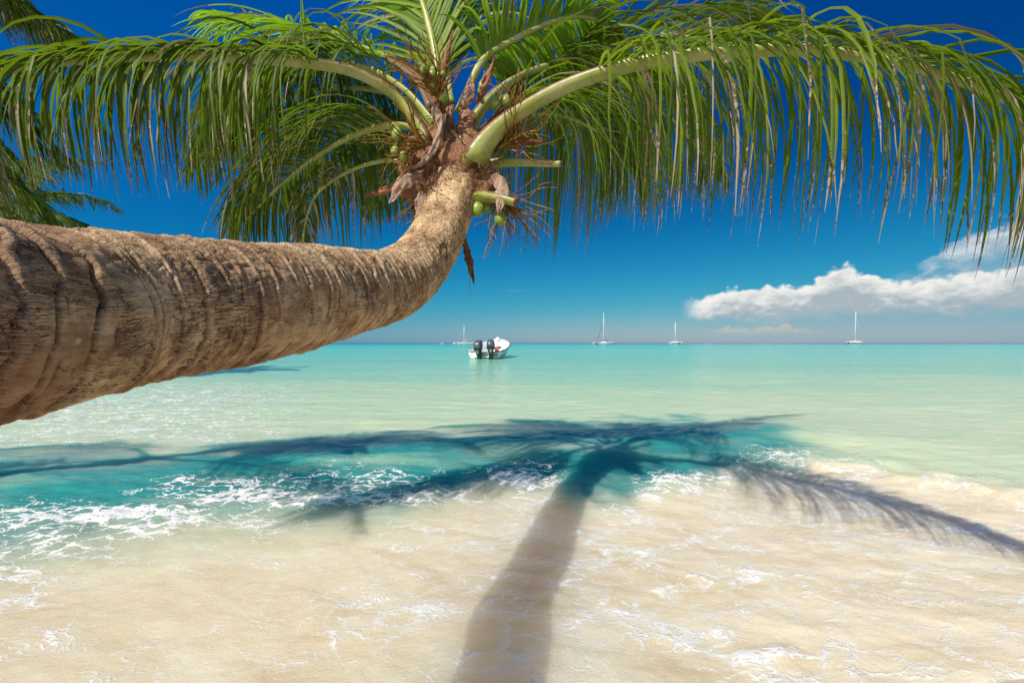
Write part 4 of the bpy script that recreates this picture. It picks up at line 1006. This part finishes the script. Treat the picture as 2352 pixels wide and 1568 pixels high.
def speedboat():
    d = 35.3
    root = empty('speedboat', ((1113 - CX) / F * d, d, 0.0), R(-6.5))
    tag(root, 'white open motorboat with two dark outboards moored in the shallows', 'motorboat')
    st = [(0, 1.30, .64, 1.12, .10, -.22, .22, .16), (.12, 1.34, .66, 1.16, .10, -.22, .22, .16), (.3, 1.40, .74, 1.2, .12, -.22, .22, .16), (.5, 1.44, .90, 1.15, .18, -.2, .22, .16), (.66, 1.40, 1.08, .98, .28, -.16, .24, .16),
          (.78, 1.26, 1.24, .74, .40, -.06, .30, .17), (.87, 1.0, 1.38, .48, .54, .10, .6, .18), (.92, .78, 1.46, .32, .66, .22, 1.36, .2), (.965, .45, 1.54, .16, .8, .42, 1.50, .2), (.995, .10, 1.60, .04, 1.0, .7, 1.58, .06)]
    mb = MB(); L = 7.6; hull_shape(mb, st, L)
    hull = mb.build('hull', M_GEL, root, 'auto')
    tr = MB(); tr.box((0, .07, .34), (2.05, .10, .46), None, .02); tr.box((-1.0, .25, .60), (.46, .5, .10), None, .03); tr.box((1.0, .25, .60), (.46, .5, .10), None, .03)
    tr.build('transom', M_GEL2, root, 'auto')
    pf = MB(); pf.box((0, -.12, .16), (1.7, .30, .07), None, .02); pf.build('bracket_shelf', M_GEL, root, 'auto')
    rb = MB()
    for sgn in (-1, 1):
        rb.tube([Vector((sgn * (s[1] + .02), s[0] * L, s[2] - .05)) for s in st], .035, 8)
    for sgn in (-1, 1): rb.tube([Vector((sgn * .80, -.02, .57)), Vector((sgn * 1.31, -.02, .59))], .03, 8)
    rb.build('rub_rail', M_NAVY, root)
    bn = MB(); bn.box((0, 1.2, .46), (2.2, .45, .12), None, .03); bn.box((0, 1.2, .32), (1.9, .3, .2)); bn.build('bench', M_GEL, root, 'auto')
    b2 = MB(); b2.box((0, 3.2, .50), (2.3, .42, .10), None, .03); b2.box((0, 3.2, .36), (2.0, .3, .2)); b2.build('bench', M_GEL, root, 'auto')
    cs = MB(); cs.loft([[Vector((x, y, z)) for x, y in ((.62, 2.2), (1.12, 2.2), (1.12, 2.75), (.62, 2.75))] for z in (.22, .98)] + [[Vector((x, y, 1.10)) for x, y in ((.66, 2.42), (1.08, 2.42), (1.08, 2.72), (.66, 2.72))]])
    con = cs.build('console', M_GEL, root, 'auto')
    ws = MB(); ws.tube([Vector((.68, 2.58, 1.08)), Vector((.70, 2.66, 1.30)), Vector((1.04, 2.66, 1.30)), Vector((1.06, 2.58, 1.08))], .018, 6); ws.build('grab_frame', M_BLACK, con)
    gg = MB(); gg.box((.87, 2.20, .86), (.22, .05, .16), None, .015); gg.build('gauge_panel', M_BLACK, con, False)
    pu = MB(); pu.loft([[Vector((x, y, z)) for x, y in ((-.16, 6.95), (.16, 6.95), (.12, 7.4), (-.12, 7.4))] for z in (1.46, 1.72)] + [[Vector((x, y, 1.76)) for x, y in ((-.11, 7.0), (.11, 7.0), (.09, 7.36), (-.09, 7.36))]])
    pu.build('bow_post', M_GEL, root, 'auto')
    for (pts, r) in (([(-.1, .1, .62), (-.05, .5, .95), (.0, .9, .55)], .015), ([(.20, .0, 1.30), (.32, .3, 1.46), (.52, .55, 1.44), (.66, .75, 1.15), (.68, .9, .6)], .014), ([(1.0, .4, .64), (.8, 1.3, .70), (1.15, 2.6, .95)], .014), ([(.78, -.05, .25), (.98, -.10, .33), (1.08, 0, .36)], .014), ([(-.02, -.12, .12), (.03, -.22, .02), (.10, -.2, .0), (.14, -.1, .14)], .012)):
        h = MB(); pp, _ = catmull(pts, 14); h.tube([Vector(q) for q in pp], r, 6); h.build('hose', M_BLACK, root)
    for (x, z, sx, sz) in ((.98, .17, .03, .12), (1.02, .30, .05, .03), (-1.0, .30, .08, .03), (-.92, .15, .05, .03)):
        f = MB(); f.box((x, -.03, z), (sx, .05, sz), None, .008); f.build('drain_fitting', M_BLACK, root, False)
    outboard(root, -.34, R(16), R(-6)); outboard(root, .50, R(8), R(8))
    # the red fuel container stands on the stern bench
    Mw = Matrix.Translation(root.location) @ Matrix.Rotation(R(-6.5), 4, 'Z')
    base = Mw @ Vector((.80, 1.08, .52))
    can = empty('fuel_container', base, R(-6.5)); tag(can, 'red plastic fuel container standing in the stern of the white motorboat', 'fuel can')
    b = MB(); b.loft([[Vector((sx * .13, sy * .17, z)) for sx, sy in ((-1, -.7), (-.7, -1), (.7, -1), (1, -.7), (1, .7), (.7, 1), (-.7, 1), (-1, .7))] for z in (0, .34)] + [[Vector((sx * .10, sy * .13, .42)) for sx, sy in ((-1, -.7), (-.7, -1), (.7, -1), (1, -.7), (1, .7), (.7, 1), (-.7, 1), (-1, .7))]])
    b.build('body', M_RED, can, 'auto')
    b = MB(); b.tube([Vector((0, -.10, .42)), Vector((0, -.08, .50)), Vector((0, .06, .50)), Vector((0, .08, .42))], .018, 6); b.build('handle', M_RED, can)
    b = MB(); b.tube([Vector((.06, .1, .41)), Vector((.06, .1, .47))], .03, 10); b.build('lid', M_BLACK, can)
    return root
speedboat()

def catamaran(px, d, L, B, mast, rz, label, furl=None, boom=None, canopy=None, hullh=1.5, spread=(.30, .62), cabin=True, lean=0.0, forestay=True):
    root = empty('catamaran', ((px - CX) / F * d, d, 0), rz); tag(root, label, 'catamaran', 'catamarans anchored along the reef')
    hb = L * .045
    for sg in (-1, 1):
        cx = sg * (B / 2 - hb); mb = MB(); rings = []
        for (s, w, zt, zb) in ((-.5, .55, .62, .25), (-.46, .85, .75, -.2), (-.3, 1, .92, -.4), (0, 1, 1.0, -.5), (.25, .85, 1.04, -.45), (.40, .5, 1.08, -.3), (.47, .22, 1.08, -.1), (.5, .04, 1.06, .35)):
            y = s * L; w *= hb; zt *= hullh
            rings.append([Vector((cx + x * w, y, z)) for x, z in ((-1, zt * .9), (-.9, zt), (.9, zt), (1, zt * .9), (.95, .25), (.55, zb), (-.55, zb), (-.95, .25))])
        mb.loft(rings); mb.build('hull', M_GEL, root, 'auto')
    mb = MB(); mb.box((0, -.12 * L, hullh * .82), (B * .86, L * .5, hullh * .34), None, .1); mb.box((0, .24 * L, hullh * .80), (B * .86, .5, .4), None, .1); mb.box((0, .42 * L, hullh * .9), (B * .9, .35, .35), None, .1)
    mb.build('bridge_deck', M_GEL, root, 'auto')
    mb = MB(); mb.box((0, .33 * L, hullh * .86), (B * .74, L * .16, .05)); mb.build('bow_net', M_TRAMP, root, False)
    zd = hullh
    if cabin:
        mb = MB(); mb.loft([[Vector((x * B * .30, y * L, z)) for x, y in ((-1, -.20), (1, -.20), (1, .06), (.6, .12), (-.6, .12), (-1, .06))] for z in (zd, zd + .55)] + [[Vector((x * B * .27, y * L, zd + .8)) for x, y in ((-1, -.20), (1, -.20), (1, .03), (.6, .07), (-.6, .07), (-1, .03))]])
        cb = mb.build('cabin', M_GEL, root, 'auto')
        for sx in (-1, 1):
            w_ = MB(); w_.box((sx * B * .30, -.07 * L, zd + .33), (.06, L * .2, .28), None, .02); w_.build('window', M_DARKGL, cb, False)
    ym = .06 * L
    top = Vector((lean, ym - .02 * mast, mast)); foot = Vector((0, ym, zd + .1))
    mb = MB(); mb.tube([foot, foot.lerp(top, .6), top], [.24, .21, .13], 8, True, 1.4); mb.build('mast', M_MAST, root)
    for f in spread:
        q = foot.lerp(top, f); mb = MB(); w = B * .13 * (1.15 - f * .4)
        mb.tube([q + Vector((-w, -.2, 0)), q, q + Vector((w, -.2, 0))], [.06, .09, .06], 6); mb.build('spreader', M_MAST, root)
    for sg in (-1, 1):
        mb = MB(); mb.tube([Vector((sg * (B / 2 - hb), -.08 * L, zd)), foot.lerp(top, .62) + Vector((sg * B * .09, -.2, 0)), foot.lerp(top, .92)], .035, 4); mb.build('stay', M_MAST, root)
    mb = MB(); bow = Vector((0, .42 * L, hullh)); mb.tube([bow, foot.lerp(top, .88)], .04, 4); fs = mb.build('stay', M_MAST, root)
    if furl:
        mb = MB(); mb.tube([bow.lerp(foot.lerp(top, .88), .02), bow.lerp(foot.lerp(top, .88), .3), foot.lerp(top, .86)], [.20, .24, .10], 8); mb.build('furled_sail', furl, root)
    bl = .36 * L
    bz = zd + 1.9
    mb = MB(); mb.tube([Vector((0, ym - .2, bz)), Vector((0, ym - bl, bz - .15))], [.13, .12], 8); bo = mb.build('boom', M_MAST, root)
    if boom:
        mb = MB(); mb.tube([Vector((0, ym - .25, bz + 1.9)), Vector((0, ym - .5, bz + .9)), Vector((0, ym - bl * .25, bz + .45)), Vector((0, ym - bl * .6, bz + .3)), Vector((0, ym - bl * .95, bz + .1))], [.15, .38, .36, .30, .16], 8, True, .7)
        mb.build('sail_cover', boom, bo)
    if canopy:
        mb = MB(); mb.loft([[Vector((x * B * .36, (.02 - .30 * t) * L, zd + 2.0 + .35 * (1 - x * x) + .15 * math.sin(t * 3.14))) for t in np.linspace(0, 1, 8)] for x in np.linspace(-1, 1, 9)], False)
        o = mb.build('canopy', canopy, root); o.modifiers.new('thick', 'SOLIDIFY').thickness = .08
        mb = MB(); mb.box((0, -.16 * L, zd + 2.65), (B * .5, L * .2, .12), None, .05); mb.build('roof_panel', M_GEL, root, 'auto')
        for sx in (-1, 1):
            for yy in (0.0, -.26):
                mb = MB(); mb.tube([Vector((sx * B * .35, yy * L, zd)), Vector((sx * B * .35, yy * L, zd + 2.05))], .06, 6); mb.build('canopy_post', M_MAST, root)
    for sg in (-1, 1):
        mb = MB()
        n = 7; ys = [(-.46 + .14 * i) * L for i in range(n)]
        for y in ys: mb.tube([Vector((sg * (B / 2 - .15), y, hullh * .9)), Vector((sg * (B / 2 - .15), y, hullh + .75))], .03, 4)
        mb.tube([Vector((sg * (B / 2 - .15), y, hullh + .75)) for y in ys], .03, 4); mb.build('guard_rail', M_MAST, root)
    mb = MB(); mb.box((0, -.46 * L, hullh * .7), (B * .3, .5, .5), None, .1); mb.tube([Vector((B * .2, -.5 * L, hullh * .6)), Vector((B * .2, -.52 * L, hullh + 1.0))], .12, 6); mb.build('stern_gear', M_GEL2, root, 'auto')
    return root
D = 480.0
catamaran(1388, D, 26, 12, 33.0, R(128), 'catamaran with a blue furled sail and blue boom cover on the horizon', M_BLUE, M_BLUE)
catamaran(1550.5, D, 20, 12, 23.5, R(170), 'smallest bare masted catamaran, seen end on, between two larger ones', hullh=1.7)
catamaran(1964, D, 25, 16, 34.5, R(140), 'tall masted white catamaran anchored under the big cloud', None, M_GEL, hullh=2.2, spread=(.28, .54), lean=-.6)
cat = catamaran(1068, D, 23, 11, 19.5, R(122), 'catamaran with a salmon canopy and people aboard behind the motorboat', None, None, M_PINK, cabin=False)

def small_boat(px, d, L, Bm, rz, label, cat_, name, fly):
    root = empty(name, ((px - CX) / F * d, d, 0), rz); tag(root, label, cat_)
    mb = MB(); rings = []
    for (s, w, zt) in ((-.5, .85, .9), (-.2, 1, .95), (.1, 1, 1.05), (.32, .75, 1.2), (.44, .4, 1.3), (.5, .05, 1.38)):
        zt *= L * .085
        rings.append([Vector((x * w * Bm / 2, s * L, z)) for x, z in ((-1, zt), (-.6, zt + .02), (.6, zt + .02), (1, zt), (.85, .1), (.3, -.3), (-.3, -.3), (-.85, .1))])
    mb.loft(rings); mb.build('hull', M_GEL, root, 'auto')
    z0 = L * .085
    mb = MB(); mb.loft([[Vector((x * Bm * .36, y * L, z0)) for x, y in ((-1, -.22), (1, -.22), (1, .12), (.5, .24), (-.5, .24), (-1, .12))], [Vector((x * Bm * .33, y * L, z0 + L * .07)) for x, y in ((-1, -.22), (1, -.22), (1, .06), (.5, .12), (-.5, .12), (-1, .06))]])
    cb = mb.build('cabin', M_GEL, root, 'auto')
    for sx in (-1, 1):
        w_ = MB(); w_.box((sx * Bm * .35, -.05 * L, z0 + L * .038), (.12, L * .22, L * .03)); w_.build('window', M_DARKGL, cb, False)
    w_ = MB(); w_.box((0, .19 * L, z0 + L * .04), (Bm * .4, L * .03, L * .03), Matrix.Rotation(R(-35), 3, 'X')); w_.build('window', M_DARKGL, cb, False)
    if fly:
        for sx in (-1, 1):
            for yy in (-.16, .02):
                mb = MB(); mb.tube([Vector((sx * Bm * .28, yy * L, z0 + L * .07)), Vector((sx * Bm * .24, yy * L, z0 + L * .15))], .06, 6); mb.build('post', M_MAST, root)
        mb = MB(); mb.box((0, -.07 * L, z0 + L * .155), (Bm * .62, L * .28, .14), None, .05); mb.build('hard_top', M_GEL, root, 'auto')
        mb = MB(); mb.ellipsoid((Bm * .1, -.12 * L, z0 + L * .185), (.4, .4, .35)); mb.build('radar_dome', M_GEL, root)
    else:
        mb = MB(); mb.tube([Vector((0, -.5 * L, .2)), Vector((0, -.56 * L, .9))], .18, 8); mb.build('outboard_motor', M_BLACK, root)
        mb = MB(); mb.box((0, -.05 * L, z0 + L * .2), (Bm * .7, L * .3, .08), None, .03); mb.build('sun_top', M_GEL, root, 'auto')
        for sx in (-1, 1):
            mb = MB(); mb.tube([Vector((sx * Bm * .3, -.05 * L, z0)), Vector((sx * Bm * .3, -.05 * L, z0 + L * .2))], .04, 6); mb.build('post', M_MAST, root)
    return root
small_boat(735, D, 17, 5, R(100), 'white motor yacht with hard top just under the leaning trunk', 'yacht', 'motor_yacht', True)
small_boat(1017, D, 5.2, 2.2, R(110), 'tiny white open boat alone on the horizon left of the catamarans', 'boat', 'small_boat', False)

def person(pos, rz, shirt, label):
    """one skinned body"""
    J = [(0, 0, .92, .13), (0, 0, 1.2, .14), (0, .01, 1.42, .13), (0, .01, 1.50, .055), (0, .02, 1.62, .095), (0, .02, 1.72, .07),
         (.19, 0, 1.42, .055), (.24, .04, 1.15, .045), (.22, .16, .95, .035), (-.19, 0, 1.42, .055), (-.25, .02, 1.15, .045), (-.24, .10, .92, .035),
         (.10, 0, .88, .09), (.11, .02, .48, .062), (.11, -.01, .06, .045), (.11, .14, .03, .035), (-.10, 0, .88, .09), (-.12, .02, .48, .062), (-.12, -.01, .06, .045), (-.12, .14, .03, .035)]
    E = [(0, 1), (1, 2), (2, 3), (3, 4), (4, 5), (2, 6), (6, 7), (7, 8), (2, 9), (9, 10), (10, 11), (0, 12), (12, 13), (13, 14), (14, 15), (0, 16), (16, 17), (17, 18), (18, 19)]
    me = bpy.data.meshes.new('person'); me.from_pydata([j[:3] for j in J], E, [])
    o = link('person', me, shirt); o.location = pos; o.rotation_euler = (0, 0, rz)
    sk = o.modifiers.new('skin', 'SKIN')
    if not me.skin_vertices: 
        bpy.context.view_layer.objects.active = o
    lay = me.skin_vertices[0].data if me.skin_vertices else None
    if lay:
        for i, j in enumerate(J): lay[i].radius = (j[3], j[3]); lay[i].use_root = (i == 0)
    sb = o.modifiers.new('sub', 'SUBSURF'); sb.levels = 1; sb.render_levels = 1
    return tag(o, label, 'person', 'people on the canopied catamaran')
bpy.context.view_layer.update()
Mc = cat.matrix_world.copy()
for (x, y, s, lb) in ((-3.2, -1.5, 0, 'person in a red top standing under the salmon canopy'), (-1.4, -3.0, 1, 'person in a white shirt standing under the salmon canopy'), (-2.6, -5.0, 2, 'person in a blue shirt standing under the salmon canopy'),
                      (-3.6, -7.0, 3, 'person in dark clothes at the stern end of the salmon canopy'), (-4.2, 3.0, 4, 'person in an orange top by the mast of the canopied catamaran')):
    p = Mc @ Vector((x, y, 1.52 if y > -8 else 1.4)); person(p, R(122 + 40 * s), M_SHIRTS[s], lb)
